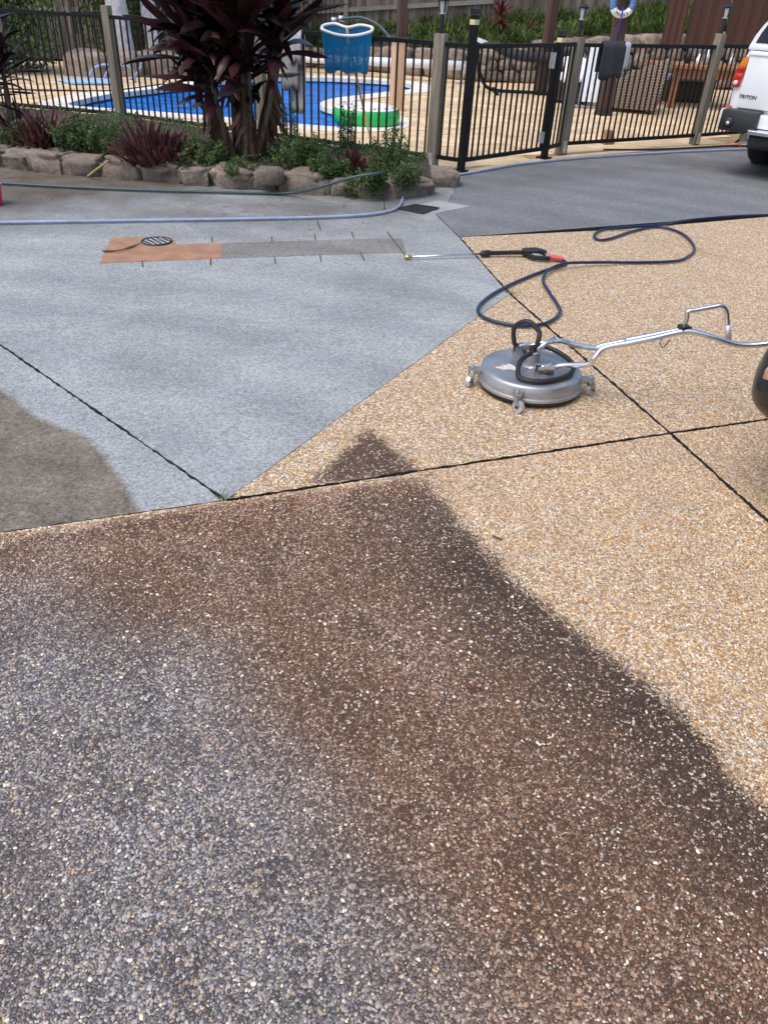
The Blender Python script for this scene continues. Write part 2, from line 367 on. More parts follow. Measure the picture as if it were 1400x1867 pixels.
K['greyhose'] = mat('pale_blue_hose', (.30, .37, .52), .4, var=.18, vs=9, dirt=(.2, .2, .2, .4))
K['greenhose'] = mat('dark_green_hose', (.035, .07, .075), .4, var=.2, vs=9)
K['plastic'] = mat('black_plastic', (.013, .013, .014), .38, var=.2)
K['pink'] = mat('pink_red_sleeve', (.60, .09, .11), .45)
K['white'] = mat('white_plastic', (.80, .81, .82), .4, var=.05)
K['offwhite'] = mat('white_slat_paint', (.74, .78, .82), .5, var=.06)
K['carwhite'] = mat('white_car_paint', (.80, .82, .84), .25, var=.02, coat=.8)
K['carblack'] = mat('black_car_paint', (.008, .008, .010), .3, var=.2, vs=3, coat=.2)
K['tint'] = glass_mat('tinted_glass', (.03, .035, .05)); K['chrome'] = mat('chrome', (.75, .76, .78), .15, 1.0, .05)
K['red'] = lens_mat('red_lens', (.55, .015, .01)); K['amber'] = lens_mat('amber_lens', (.85, .28, .03)); K['clear'] = lens_mat('clear_lens', (.7, .68, .66))
K['peach'] = lens_mat('peach_lens', (.52, .27, .20))
K['net'] = net_mat(); K['lid_blue'] = mat('blue_grey_cushion', (.22, .26, .36), .8, var=.15, bump=.3)
K['towel_dark'] = mat('charcoal_towel', (.042, .042, .046), .95, var=.2, bump=.8, bs=160); K['towel_pale'] = mat('pale_towel', (.48, .49, .53), .95, var=.1, bump=.5, bs=160)
K['towel_grey'] = mat('grey_towel', (.34, .33, .335), .95, var=.12, bump=.6, bs=160)
K['wick'] = weave_mat('brown_wicker', (.05, .032, .022), (.66, .50, .38), 15); K['wickd'] = weave_mat('dark_wicker', (.012, .010, .009), (.11, .08, .06), 18)
K['screen'] = weave_mat('brown_mesh_screen', (.035, .014, .008), (.20, .082, .042), 22)
K['palm'] = mat('palm_bark', (.60, .58, .58), .9, var=.3, vs=9, bump=1, bs=30, dirt=(.15, .14, .13, .6))
K['cane'] = mat('cordyline_cane', (.10, .075, .055), .9, var=.4, vs=14, bump=1, bs=40)
K['cord'] = leaf_mat('cordyline_leaf', (.010, .005, .006), (.060, .018, .020), .4, .5, .12, obj=True)
K['corddead'] = leaf_mat('dead_cordyline_leaf', (.05, .028, .018), (.17, .095, .06), .7, .2, .15, obj=True)
K['bronze'] = leaf_mat('bronze_leaf', (.040, .014, .017), (.20, .085, .085), .45, .4, .2)
K['green'] = leaf_mat('green_leaf', (.022, .050, .014), (.095, .155, .040), .5, .35, .3)
K['weed'] = leaf_mat('weed_leaf', (.030, .058, .020), (.13, .19, .065), .55, .3, .3)
K['strap'] = leaf_mat('strappy_leaf', (.022, .055, .010), (.14, .20, .045), .5, .35, .3)
K['hedge'] = leaf_mat('hedge_leaf', (.028, .065, .014), (.13, .21, .05), .5, .35, .3)
K['redleaf'] = leaf_mat('red_leaf', (.05, .012, .014), (.22, .04, .05), .45, .4, .2)
K['dry'] = leaf_mat('dry_leaf', (.10, .05, .02), (.30, .19, .09), .7, .2, .1)
K['lime'] = mat('green_vinyl', (.02, .42, .10), .3, var=.1); K['whitevinyl'] = mat('white_vinyl', (.78, .76, .72), .35, var=.05)
K['yellow'] = mat('yellow_label', (.62, .56, .30), .6); K['ringwhite'] = mat('ring_white', (.72, .72, .72), .5, var=.1); K['ringblue'] = mat('ring_blue', (.09, .19, .42), .5, var=.2, vs=30)
K['bluerope'] = mat('blue_rope', (.01, .03, .35), .6); K['ink'] = mat('dark_lettering', (.02, .02, .025), .5)
K['lblue'] = mat('pale_blue_foam', (.33, .52, .72), .6, var=.15); K['block'] = wood_mat('cut_timber', (.20, .11, .06), (.36, .22, .13), .1, 0)
K['glassc'] = glass_mat('lantern_glass', (.45, .45, .43)); K['hotpink'] = mat('pink_bucket_plastic', (.75, .06, .10), .4)
K['tyre'] = mat('tyre_rubber', (.016, .016, .017), .75, var=.3, vs=20, bump=.4, bs=40)
K['grate'] = mat('cast_iron_grate', (.035, .036, .038), .6, .3, .3, 20)
K['cover'] = mat('access_cover_steel', (.68, .69, .70), .55, .2, .2, 14)

# ================================================================== THE GROUND
def sheet(name, poly, z, m, parent=None, kind='structure'):
    b = MB(); n = len(poly); b.add([(p[0], p[1], z) for p in poly], [tuple(range(n))])
    o = b.build(name, m, parent); 
    if kind and parent is None: o['kind'] = kind
    return o
sheet('ground', [(-400, -300), (400, -300), (400, 600), (-400, 600)], -.12, K['soil'])
# joints of the slabs, measured on the ground (metres)
JA0, JA1 = Vector((-3.4, 1.44)), Vector((4.8, 4.54))          # long joint across the drive
PA, PB, PC = Vector((-.62, 2.48)), Vector((.77, 5.14)), Vector((.50, 6.50))
PX = Vector((1.33, 3.24)); PD = Vector(G(795, 390)[:2])
JB1 = Vector((-4.9, 6.42))
CLEAN = [tuple(G(u, v)[:2]) for u, v in ((775, 868), (800, 900), (870, 985), (965, 1085), (1080, 1165), (1190, 1250), (1290, 1350), (1400, 1480))]
DIRTY = [(-3.6, 1.36)] + [tuple(G(u, v+4)[:2]) for u, v in ((0, 972), (412, 912))] + CLEAN + [(1.6, .45), (2.0, -2.2), (-3.6, -2.2)]
TRI = [tuple(G(u, v)[:2]) for u, v in ((670, 778), (735, 830), (768, 856), (770, 866), (560, 884), (600, 842), (640, 810))]
SHEENZ = [(-3.6, 1.2)] + [tuple(G(u, v)[:2]) for u, v in ((-100, 1060), (150, 1080), (400, 1180), (560, 1380), (720, 1600), (900, 1900))] + [(.2, -2), (-3.6, -2)]  # lower-left zone where the sky sheen is painted in as grey
PATCH = [(-3.4, 3.3)] + [tuple(G(u, v)[:2]) for u, v in ((-60, 690), (0, 708), (70, 762), (165, 800), (215, 862), (262, 936), (270, 960))] + [(-1.3, 2.0), (-3.6, 1.2)]
def field_agg(P):
    P = np.asarray(P)
    above = (P[:, 1] - (PA.y + (P[:, 0]-PA.x)*(PX.y-PA.y)/(PX.x-PA.x))) > 0
    s1 = sdf(P, DIRTY); s2 = sdf(P, TRI); sd = np.where(above, s2, s1)
    gr = sstep(-.18, .28, sdf(P, SHEENZ))
    dc = seg_dist(P, CLEAN); dk = np.where(above, .1, (1-sstep(.06, .5, dc))*sstep(3.0, 2.3, P[:, 1]))
    return sd, gr, dk
def field_conc(P):
    P = np.asarray(P); sd = sdf(P, PATCH)
    silt = [(-6.5, 9.5), (-6.5, 6.9)] + [tuple(G(u, v)[:2]) for u, v in ((-60, 392), (60, 376), (150, 362), (210, 348), (330, 340))] + [(-2, 8.4)]
    return sd, sstep(-.12, .10, sdf(P, silt)), sstep(1.9, .3, seg_dist(P, [G(-60, 360)[:2], G(120, 350)[:2], G(460, 355)[:2], G(660, 368)[:2]]))*.85
def field_dark(P):
    P = np.asarray(P)
    d = seg_dist(P, [G(1250, 300)[:2], G(1400, 312)[:2], G(1500, 310)[:2]])
    d2 = seg_dist(P, [G(880, 335)[:2], G(1010, 318)[:2], G(1180, 305)[:2]])
    return np.full(len(P), -.4), np.zeros(len(P)), np.maximum(sstep(.8, .1, d), .8*sstep(.5, 0, d2))
def slab(name, poly, m, field, parent, ztop=0.0, thick=.10, grid=.12, jit=.004, gap=.007, label=None, gaps=None):
    """a cast slab: outline inset by half a joint, ragged edges, gridded top that carries the wear and painted sheen fields"""
    P = [Vector(p[:2]) for p in poly]; n = len(P); cen = sum(P, Vector((0, 0)))/n
    area = sum(P[i].x*P[(i+1) % n].y-P[(i+1) % n].x*P[i].y for i in range(n))
    if gaps is None: gaps = [gap]*n
    if area < 0: P.reverse(); gaps = [gaps[(n-2-i) % n] for i in range(n)]
    out = []
    for i in range(n):
        a, b = P[i], P[(i+1) % n]; d = b-a; L = d.length; nn = Vector((-d.y, d.x))/L; k = max(1, int(L/.022))
        if L > 8: k = int(L/.3)
        for j in range(k):
            gp_ = gaps[i]; q0_ = a + d*(j/k); q = a + d*(j/k) + nn*(gp_ + ((random.uniform(-jit, jit)+jit*.8*mnoise.noise((q0_.x*9, q0_.y*9, 0)))*min(1, gp_/.006) if j else 0))
            if not j: q += d/L*gp_
            out.append(q)
    bm = bmesh.new(); vs = [bm.verts.new((q.x, q.y, ztop)) for q in out]; f = bm.faces.new(vs)
    xs = [q.x for q in out]; ys = [q.y for q in out]
    if grid:
        for ax, lo, hi in ((0, min(xs), max(xs)), (1, min(ys), max(ys))):
            for k in range(1, int((hi-lo)/grid)+1):
                co = Vector((0, 0, 0)); co[ax] = lo+k*grid; no = Vector((0, 0, 0)); no[ax] = 1
                bmesh.ops.bisect_plane(bm, geom=bm.verts[:]+bm.edges[:]+bm.faces[:], plane_co=co, plane_no=no, dist=1e-5)
    bmesh.ops.recalc_face_normals(bm, faces=bm.faces[:])
    for f in bm.faces:
        if f.normal.z < 0: f.normal_flip()
    be = [e for e in bm.edges if e.is_boundary]
    r = bmesh.ops.extrude_edge_only(bm, edges=be)
    bm.normal_update()
    for v in r['geom']:
        if isinstance(v, bmesh.types.BMVert): v.co.z = ztop-thick
    for f in bm.faces: f.material_index = 0 if abs(f.normal.z) > .5 or f.calc_center_median().z > ztop-.001 else 1
    me = bpy.data.meshes.new(name); bm.to_mesh(me); bm.free(); me.materials.append(m); me.materials.append(K['joint'])
    co = np.empty(len(me.vertices)*3); me.vertices.foreach_get('co', co); co = co.reshape(-1, 3)
    sd, gr, dk = field(co)
    for nm, arr in (('sd', np.clip(sd+.5, 0, 1)), ('grey', gr), ('dark', dk)):  # 'grey' holds painted sheen on aggregate, silt on concrete
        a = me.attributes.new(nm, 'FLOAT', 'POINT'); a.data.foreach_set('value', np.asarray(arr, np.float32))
    o = link_mesh(name, me, m, parent)
    if label: o['label'] = label
    return o
rockbase = [(-60, 300), (0, 304), (86, 316), (160, 320), (243, 327), (328, 336), (397, 340), (476, 347), (573, 355), (621, 357), (717, 363), (766, 365), (798, 354), (814, 331)]
RB = [G(u, v) for u, v in rockbase]
deck_edge = [(800, 318), (860, 312), (950, 296), (1020, 287), (1140, 276), (1260, 268), (1330, 265)]
DE = [G(u, v) for u, v in deck_edge]
drive = sheet('driveway', [(-7.5, -3), (9, -3), (9.5, 20), (5.6, 14.2), (4.2, 11.7), (.9, 9.2), (-.5, 9.4), (-7.5, 9.2)], -.075, K['joint'])
SB = Vector((2.05, .55))
def jA(t): return JA0 + (JA1-JA0)*t
jc_dir = (Vector((1.52, 2.54))-PX).normalized(); JC1 = PX+jc_dir*6
s_front = slab('aggregate_slab', [(-3.4, 1.44), (PA.x, PA.y), (PX.x, PX.y), (JC1.x, JC1.y), (-3.4, -2.6)], K['agg'], field_agg, drive, gap=.010, jit=.0045, gaps=[.003, .009, .009, .01, .01], label='dirty brown pebble slab in the foreground with painted grey sheen and a cleaned tan edge')
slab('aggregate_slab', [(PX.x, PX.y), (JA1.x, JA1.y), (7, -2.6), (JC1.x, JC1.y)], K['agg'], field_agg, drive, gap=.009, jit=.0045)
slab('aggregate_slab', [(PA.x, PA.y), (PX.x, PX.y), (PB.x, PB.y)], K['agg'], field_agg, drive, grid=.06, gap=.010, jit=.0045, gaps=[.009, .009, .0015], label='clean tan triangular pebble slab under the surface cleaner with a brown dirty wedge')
CK0, CK1 = Vector(G(1130, 418)[:2]), Vector(G(1400, 490)[:2]); CK1 = CK0+(CK1-CK0)*2.2
TR = Vector(G(1400, 390)[:2]); TRX = PC+(TR-PC)*1.9
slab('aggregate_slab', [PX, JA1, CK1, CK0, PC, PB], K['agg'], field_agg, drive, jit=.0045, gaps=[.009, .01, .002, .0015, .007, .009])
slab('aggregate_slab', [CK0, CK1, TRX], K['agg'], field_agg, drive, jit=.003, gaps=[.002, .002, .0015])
g1 = [PA, PB, PC, PD, Vector(G(815, 372)[:2]), Vector(G(830, 345)[:2]), Vector((.35, 8.9)), Vector((-2, 9.1)), Vector((-7, 9.0)), Vector((-7, 8.35)), JB1]
slab('concrete_slab', g1, K['conc'], field_conc, drive, grid=.2, gaps=[.0015, .007, .007]+[.002]*7+[.0065], label='pale blue grey cleaned concrete slab with drain cover')
slab('concrete_slab', [PA, JB1, (-7, 8.35), (-7, -.1), (-3.4, 1.44)], K['conc'], field_conc, drive, grid=.15, gaps=[.0065, .003, .003, .003, .003], label='concrete slab at the left with an uncleaned brown grey patch')
g3 = [PC, TRX, (9.2, 10.4), (9.4, 19.5)] + [Vector(p[:2]) for p in reversed(DE)] + [Vector((.5, 9.05)), Vector((.4, 8.95)), Vector(G(830, 345)[:2]), Vector(G(815, 372)[:2]), PD]
slab('concrete_slab', g3, K['conc_dark'], field_dark, drive, grid=.25, gap=.0015, label='darker grey concrete slab in front of the pool gate')
def thin(name, px, m, h=.004, label=None, world=None):
    P = [G(u, v) for u, v in px] if world is None else world
    b = MB().prism([p[:2] for p in P], -.01, h); o = b.build(name, m, drive)
    if label: o['label'] = label
    for nm, v in (('sd', 0.1), ('grey', 0.0), ('dark', 0.0)):
        a = o.data.attributes.new(nm, 'FLOAT', 'POINT'); a.data.foreach_set('value', [v]*len(o.data.vertices))
    return o
thin('render_patch', [(182, 480), (403, 471), (405, 443), (322, 446), (313, 431), (203, 433)], K['orange'], .003, 'flat orange rendered patch round the round drain cover')
thin('trench_strip', [(404, 471), (500, 468), (600, 464), (700, 461), (741, 461), (732, 434), (640, 436), (520, 440), (406, 443)], K['strip'], .0025, 'rough dark grey concrete trench strip beside the orange patch')
for u0, v0, u1, v1 in ((386, 432, 387, 442), (495, 431, 496, 440), (573, 427, 575, 437), (641, 423, 645, 434), (384, 472, 384, 484), (500, 469, 503, 481), (583, 465, 586, 477), (657, 461, 664, 474), (259, 476, 261, 487), (578, 402, 584, 419), (706, 423, 738, 465), (700, 362, 701, 382)):
    p, q = G(u0, v0), G(u1, v1); d = (q-p).normalized(); nn = Vector((-d.y, d.x, 0))*.0032
    thin('saw_cut', None, K['joint'], .0045, world=[p-nn, q-nn, q+nn, p+nn])
# pale apron triangle beside the grate
thin('apron_patch', [(793, 389), (858, 376), (800, 366), (742, 376)], K['conc'], .004)
# drain grate
gc = [G(727, 381), G(757, 374), G(799, 380), G(770, 390)]
gr_o = empty('drain_grate', sum(gc, Vector())/4, 'small dark square drain grate beside the end of the rock edging', 'drain grate')
b = MB().prism([p[:2] for p in gc], .001, .006); b.build('pan', K['rubber'], gr_o)
e1, e2 = gc[1]-gc[0], gc[3]-gc[0]
for i in range(9):
    a = gc[0]+e1*((i+.5)/9)+Vector((0, 0, .009)); MB().beam(a, a+e2, .014, .006).build('bar', K['grate'], gr_o)
b = MB()
for p, q in ((gc[0], gc[1]), (gc[1], gc[2]), (gc[2], gc[3]), (gc[3], gc[0])): b.beam(p+Vector((0, 0, .0085)), q+Vector((0, 0, .0085)), .022, .009)
b.build('frame', K['grate'], gr_o)
# round access cover
cc = G(286, 441); rr = (G(313, 441)-G(259, 441)).length/2
ac = empty('access_cover', cc, 'round silver drain cover set in the orange patch', 'drain cover')
MB().lathe(cc, [(rr, .0), (rr, .006), (rr-.01, .008)], 36).build('lid', K['cover'], ac, True); MB().tube([cc+Vector((rr*math.cos(a), rr*math.sin(a), .006)) for a in np.linspace(0, 2*PI, 40)[:-1]], .008, 6, True).build('rim', K['grate'], ac, True)
for d in (Vector((.75, .66, 0)), Vector((-.66, .75, 0))):
    nn = Vector((-d.y, d.x, 0))
    for i in range(-2, 3):
        h = math.sqrt(max(.0003, rr*rr*.9-(i*rr*.36)**2)); p = cc+nn*(i*rr*.36)+Vector((0, 0, .0085+.001*(d.x < 0))); MB().beam(p-d*h, p+d*h, .012, .003).build('rib', K['grate'], ac)
# orange-patch debris: a dark stick
st = [G(187, 457, .012), G(215, 456, .016), G(240, 449, .014), G(256, 443, .02)]
tag(MB().tube(cat_rom(st, 4), [.006+.002*math.sin(i) for i in range(13)], 5).build('stick', K['cane']), 'thin dark stick lying across the orange patch', 'stick')
# a few weeds growing out of the joints and scraps of leaf on the slabs
def blade(b, root, az, el, L, W, droop, rv, seg=4, fold=.25, tw=0.0, tipw=.05, prof=None):
    root = Vector(root); p = root.copy(); a = el; side = Vector((-math.sin(az), math.cos(az), 0)); cs = []; n0 = len(b.v)
    vs = []
    for i in range(seg+1):
        t = i/seg; d = Vector((math.cos(az)*math.cos(a), math.sin(az)*math.cos(a), math.sin(a)))
        up = side.cross(d); w = W*(prof(t) if prof else (math.sin(PI*min(1, .12+t*.88))**.7+tipw))
        sd_ = side*math.cos(tw*t)+up*math.sin(tw*t)
        vs += [p - sd_*w/2 + up*(fold*w*.5), p.copy(), p + sd_*w/2 + up*(fold*w*.5)]
        p = p + d*(L/seg); a -= droop/seg
    fs = []
    for i in range(seg):
        k = 3*i; fs += [(k, k+1, k+4, k+3), (k+1, k+2, k+5, k+4)]
    b.add(vs, fs, rv)
def leaf(b, c, nrm, d, L, W, rv):
    d = (d-nrm*d.dot(nrm)); d = d.normalized() if d.length > 1e-4 else Vector((1, 0, 0)); s = nrm.cross(d)
    b.add([c-d*L/2, c+s*W/2+nrm*W*.12, c+d*L/2-nrm*L*.1, c-s*W/2+nrm*W*.12], [(0, 1, 2, 3)], rv)
def rvec():
    z = random.uniform(-1, 1); a = random.uniform(0, 2*PI); r = math.sqrt(1-z*z); return Vector((r*math.cos(a), r*math.sin(a), z))
b = MB()
for i in range(70):
    u = random.choice([random.uniform(0, 800), random.uniform(300, 780)]); v = random.uniform(352+0*u, 420); p = G(u, v, .009)
    leaf(b, p, (Vector((0, 0, 1))+rvec()*.25).normalized(), rvec(), random.uniform(.012, .05), random.uniform(.005, .018), random.random())
tag(b.build('leaf_litter', K['dry']), 'scraps of dry leaf scattered on the concrete by the rocks', 'leaf litter', kind='stuff')
b = MB()
for u, v, n in ((928, 536, 9), (934, 540, 6), (845, 436, 5), (415, 912, 6), (405, 912, 5), (510, 366, 12)):
    for i in range(n):
        p = G(u+random.uniform(-4, 4), v+random.uniform(-3, 3), -.01); blade(b, p, random.uniform(0, 6.3), random.uniform(.3, 1.2), random.uniform(.03, .07), .006, .8, random.random(), 3)
tag(b.build('joint_grass', K['weed']), 'tiny tufts of grass in the slab joints', 'grass', kind='stuff')

# exposed pebbles of the near slabs: thousands of half-buried stones
def pebbles():
    sp = .0065; X = np.arange(-2.0, 2.45, sp); Y = np.arange(.30, 3.5, sp*.866)
    gx, gy = np.meshgrid(X, Y); gx[1::2] += sp/2
    P = np.stack([gx.ravel(), gy.ravel()], 1); P += rng.uniform(-.42, .42, P.shape)*sp
    m = (np.abs(P[:, 0]) < .55*(P[:, 1]*.83+1.0)+.25)
    lineA = P[:, 1] - np.where(P[:, 0] < PX.x, PA.y + (P[:, 0]-PA.x)*(PX.y-PA.y)/(PX.x-PA.x), PX.y+(P[:, 0]-PX.x)*.3746); m &= lineA < np.where(P[:, 0] < PA.x, -.006, -.012)
    jc = np.abs((P[:, 0]-PX.x)*jc_dir.y-(P[:, 1]-PX.y)*jc_dir.x); m &= jc > .012
    film = np.array([mnoise.noise((x*6.5, y*6.5, 2.2)) for x, y in P]); m &= (rng.random(len(P)) > np.clip((film-.12)*2.2, .04, .6))
    P = P[m]; n = len(P)
    sd, gr, dk = field_agg(P)
    r = rng.random((n, 6))
    low = np.array([mnoise.noise((x*3.1, y*3.1, 0)) for x, y in P]); mid = np.array([mnoise.noise((x*11, y*11, 5)) for x, y in P])
    dirty = np.clip((sd + mid*.04 + (r[:, 0]-.5)*.055)/.045+.5, 0, 1)
    pal = np.array(AGG)[(r[:, 1]*10).astype(int)]; pal = pal*np.array([.88, .84, .84])*(.72+.45*r[:, 2:3])*(1+.18*low[:, None]*np.array([1, .9, .7]))
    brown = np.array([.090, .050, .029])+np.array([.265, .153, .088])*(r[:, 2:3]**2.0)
    sheenc = np.array([.105, .095, .094])+np.array([.32, .293, .285])*(r[:, 2:3]**2.1)  # sky sheen on wet stones, put into the pebble colour
    g = np.clip(gr+low*.35, 0, 1)[:, None]; gm = brown*(1-g)+sheenc*g
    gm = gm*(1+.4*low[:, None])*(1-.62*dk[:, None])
    fade = sstep(-.35, -.02, lineA[m])*sstep(-1.2, -.6, P[:, 0])*sstep(.9, .3, P[:, 0])
    gm = gm*(1+fade[:, None]*np.array([.55, .42, .30])); plight = .145+.03*g[:, 0]+.14*fade
    isl = r[:, 3] < plight
    lp = np.array([(.62, .53, .42), (.72, .66, .58), (.58, .36, .18), (.68, .60, .48), (.48, .40, .33), (.70, .64, .55)])[(r[:, 4]*6).astype(int)]
    lp = lp*np.array([1.0, .93, .84])*(.48+.72*r[:, 5:6])
    gm = np.where(isl[:, None], lp, gm)
    c = pal*(1-dirty[:, None])+gm*dirty[:, None]
    rad = sp*.55*(.40+.85*r[:, 4]); rad = np.where(r[:, 5] > .955, rad*1.55, rad); rad = np.where(isl & (dirty > .5), rad*.95, rad)
    sc = np.stack([rad*(1.0+.45*r[:, 0]), rad*(.72+.3*r[:, 2]), rad*(.34+.14*r[:, 1])], 1)
    z = -.45*sc[:, 2]+.0012*r[:, 3]
    me = bpy.data.meshes.new('pebbles'); me.vertices.add(n)
    me.vertices.foreach_set('co', np.column_stack([P, z]).astype(np.float32).ravel())
    def at(nm, ty, key, arr): a = me.attributes.new(nm, ty, 'POINT'); a.data.foreach_set(key, np.asarray(arr, np.float32).ravel())
    at('pscale', 'FLOAT_VECTOR', 'vector', sc); at('prot', 'FLOAT_VECTOR', 'vector', np.column_stack([(r[:, 2]-.5)*.5, (r[:, 4]-.5)*.5, r[:, 1]*6.28]))
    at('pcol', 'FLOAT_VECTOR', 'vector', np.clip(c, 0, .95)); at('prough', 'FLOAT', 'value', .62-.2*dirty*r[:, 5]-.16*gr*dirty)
    o = link_mesh('pebble_layer', me, None, drive); o['kind'] = 'stuff'
    ng = bpy.data.node_groups.new('pebble_scatter', 'GeometryNodeTree')
    ng.interface.new_socket('Geometry', in_out='INPUT', socket_type='NodeSocketGeometry'); ng.interface.new_socket('Geometry', in_out='OUTPUT', socket_type='NodeSocketGeometry')
    N = ng.nodes; L = ng.links; gi = N.new('NodeGroupInput'); go = N.new('NodeGroupOutput'); ip = N.new('GeometryNodeInstanceOnPoints')
    ic = N.new('GeometryNodeMeshIcoSphere'); ic.inputs['Subdivisions'].default_value = 2; ic.inputs['Radius'].default_value = 1
    sm = N.new('GeometryNodeSetShadeSmooth'); mt = N.new('GeometryNodeSetMaterial'); mt.inputs['Material'].default_value = K['pebble']
    ss = N.new('GeometryNodeInputNamedAttribute'); ss.data_type = 'FLOAT_VECTOR'; ss.inputs[0].default_value = 'pscale'
    sr = N.new('GeometryNodeInputNamedAttribute'); sr.data_type = 'FLOAT_VECTOR'; sr.inputs[0].default_value = 'prot'
    e2r = N.new('FunctionNodeEulerToRotation')
    L.new(gi.outputs[0], ip.inputs['Points']); L.new(ic.outputs[0], sm.inputs[0]); L.new(sm.outputs[0], mt.inputs[0]); L.new(mt.outputs[0], ip.inputs['Instance'])
    L.new(ss.outputs[0], ip.inputs['Scale']); L.new(sr.outputs[0], e2r.inputs[0]); L.new(e2r.outputs[0], ip.inputs['Rotation']); L.new(ip.outputs[0], go.inputs[0])
    md = o.modifiers.new('pebbles', 'NODES'); md.node_group = ng
    print('pebbles', n)
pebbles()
tag(MB().tube(cat_rom([G(848, 1252, .008), G(862, 1254, .012), G(880, 1256, .008)], 4), [.003, .0035, .0035, .003, .0035, .003, .003, .0025, .002], 5).build('twig', mat('red_brown_twig', (.12, .03, .025), .6)), 'tiny red brown twig on the dirty brown pebbles', 'twig')
tag(MB().tube(cat_rom([G(898, 977, .008), G(906, 980, .012), G(916, 984, .008)], 4), .004, 5).build('twig', K['cane']), 'tiny dark twig on the cleaned tan pebbles', 'twig')

# ================================================================== POOL AND DECK
pool_px = [(125, 190), (150, 182), (200, 172), (260, 165), (330, 157), (400, 148), (470, 143), (520, 141), (600, 142), (680, 146), (735, 151), (753, 158), (742, 164), (700, 168), (650, 174), (605, 180), (584, 188), (592, 196), (625, 203), (680, 211), (697, 219), (688, 228), (650, 232), (603, 231), (540, 226), (470, 220), (400, 213), (300, 205), (220, 199), (150, 195)]
POOL = cat_rom([G(u, v) for u, v in pool_px], 4, True)
def offset_ring(P, d):
    n = len(P); out = []
    for i in range(n):
        t = (P[(i+1) % n]-P[i-1]).normalized(); out.append(P[i]+Vector((t.y, -t.x, 0))*d)
    return out
_a = sum(POOL[i].x*POOL[(i+1) % len(POOL)].y-POOL[(i+1) % len(POOL)].x*POOL[i].y for i in range(len(POOL)))
SG = 1 if _a > 0 else -1
fence_pts = [Vector((-9.5, 12.3)), Vector((-5.3, 11.35)), Vector((-3.76, 11.08)), Vector((.33, 9.20)), Vector((.62, 9.02))]
DECK = fence_pts + [Vector(p[:2]) for p in DE[1:]] + [Vector((5.4, 13.6)), Vector((9.3, 19.4)), Vector((9.5, 23)), Vector((-9.5, 23))]
deck = empty('pool_deck', (0, 12, 0), None, None); deck['kind'] = 'structure'
# deck base with a hole for the pool
bm = bmesh.new()
def ring_edges(pts, z):
    vs = [bm.verts.new((p[0], p[1], z)) for p in pts]; return [bm.edges.new((vs[i], vs[(i+1) % len(vs)])) for i in range(len(vs))]
es = ring_edges(DECK, -.012) + ring_edges(offset_ring(POOL, .03*SG), -.012)
bmesh.ops.triangle_fill(bm, use_beauty=True, use_dissolve=False, edges=es)
for f in bm.faces:
    if f.normal.z < 0: f.normal_flip()
for v in bm.verts: v.co -= Vector((0, 12, 0))
me = bpy.data.meshes.new('deck_base'); bm.to_mesh(me); bm.free(); link_mesh('sand_bed', me, K['paver_base'], deck)
PXY = [p[:2] for p in POOL]; pw = .40; ang = math.radians(31); ca, sa = math.cos(ang), math.sin(ang)
pm = MB().box((0, 0, 0), (pw-.012, pw-.012, .05), ang).mesh('paver'); pm.materials.append(K['paver'])
cand = []
for i in range(-60, 60):
    for j in range(-60, 60):
        x0, y0 = i*pw+((.5*pw) if j % 2 else 0), j*pw; c = Vector((x0*ca-y0*sa, x0*sa+y0*ca+14))
        cand.append(c)
ca_ = np.array([c[:] for c in cand]); ok = (sdf(ca_, DECK) > .17) & (sdf(ca_, PXY) < -.28) & (ca_[:, 1] < 20.6)
cand = [c for c, k in zip(cand, ok) if k]
def inview(c):
    q = CR.T@np.array([c[0], c[1], -CAMH]); u, v = 700-FPX*q[0]/q[2], 933.5+FPX*q[1]/q[2]; return q[2] < 0 and -10 < u < 1410 and v > 60
cand.sort(key=lambda c: (not inview(c), c.length)); rest = MB()
for k, c in enumerate(cand):
    dz = random.uniform(-.003, .003)
    if k < 290 and inview(c): inst('paver', pm, deck, (c.x, c.y, -.025+dz))
    else: rest.box((c.x, c.y, -.025+dz), (pw-.012, pw-.012, .05), ang)
o = rest.build('paver_field', K['paver'], deck); o['kind'] = 'stuff'
# coping
n = len(POOL); inn, outr = POOL, offset_ring(POOL, .42*SG)
b = MB(); m_ = n
b.add([(p.x, p.y, -.06) for p in inn]+[(p.x, p.y, .012) for p in inn]+[(p.x, p.y, .012) for p in outr]+[(p.x, p.y, -.03) for p in outr],
      [(k*n+i, k*n+(i+1) % n, (k+1)*n+(i+1) % n, (k+1)*n+i) for k in range(3) for i in range(n)])
b.build('coping', K['coping'], deck)
edge = [G(u, v) for u, v in ((800, 319), (860, 313), (950, 297), (1020, 288), (1140, 277), (1260, 269), (1400, 264))]
for i in range(6):
    a, c = edge[i], edge[i+1]; MB().beam(a+Vector((0, .05, -.02)), c+Vector((0, .05, -.02)), .12, .052).build('edge_strip', K['paver'], deck)
fl = [Vector((*p, 0)) for p in fence_pts]
for i in range(3):
    MB().beam(fl[i]+Vector((0, -.0, .0)), fl[i+1]+Vector((0, -.0, .0)), .16, .06).build('edge_strip', K['coping'], deck)
bw = MB(); bw.add([(p.x, p.y, -.055) for p in offset_ring(POOL, .02*SG)]+[(p.x, p.y, -1.2) for p in offset_ring(POOL, .02*SG)], [(i, (i+1) % n, n+(i+1) % n, n+i) for i in range(n)])
pw_o = bw.build('pool_wall', K['poolwall']); pw_o['kind'] = 'structure'
bm = bmesh.new(); f = bm.faces.new([bm.verts.new((p.x, p.y, -.09)) for p in offset_ring(POOL, .015*SG)]); 
if f.normal.z < 0: f.normal_flip()
bmesh.ops.triangulate(bm, faces=bm.faces[:]); me = bpy.data.meshes.new('water'); bm.to_mesh(me); bm.free()
o = link_mesh('pool_water', me, K['water']); o['kind'] = 'structure'

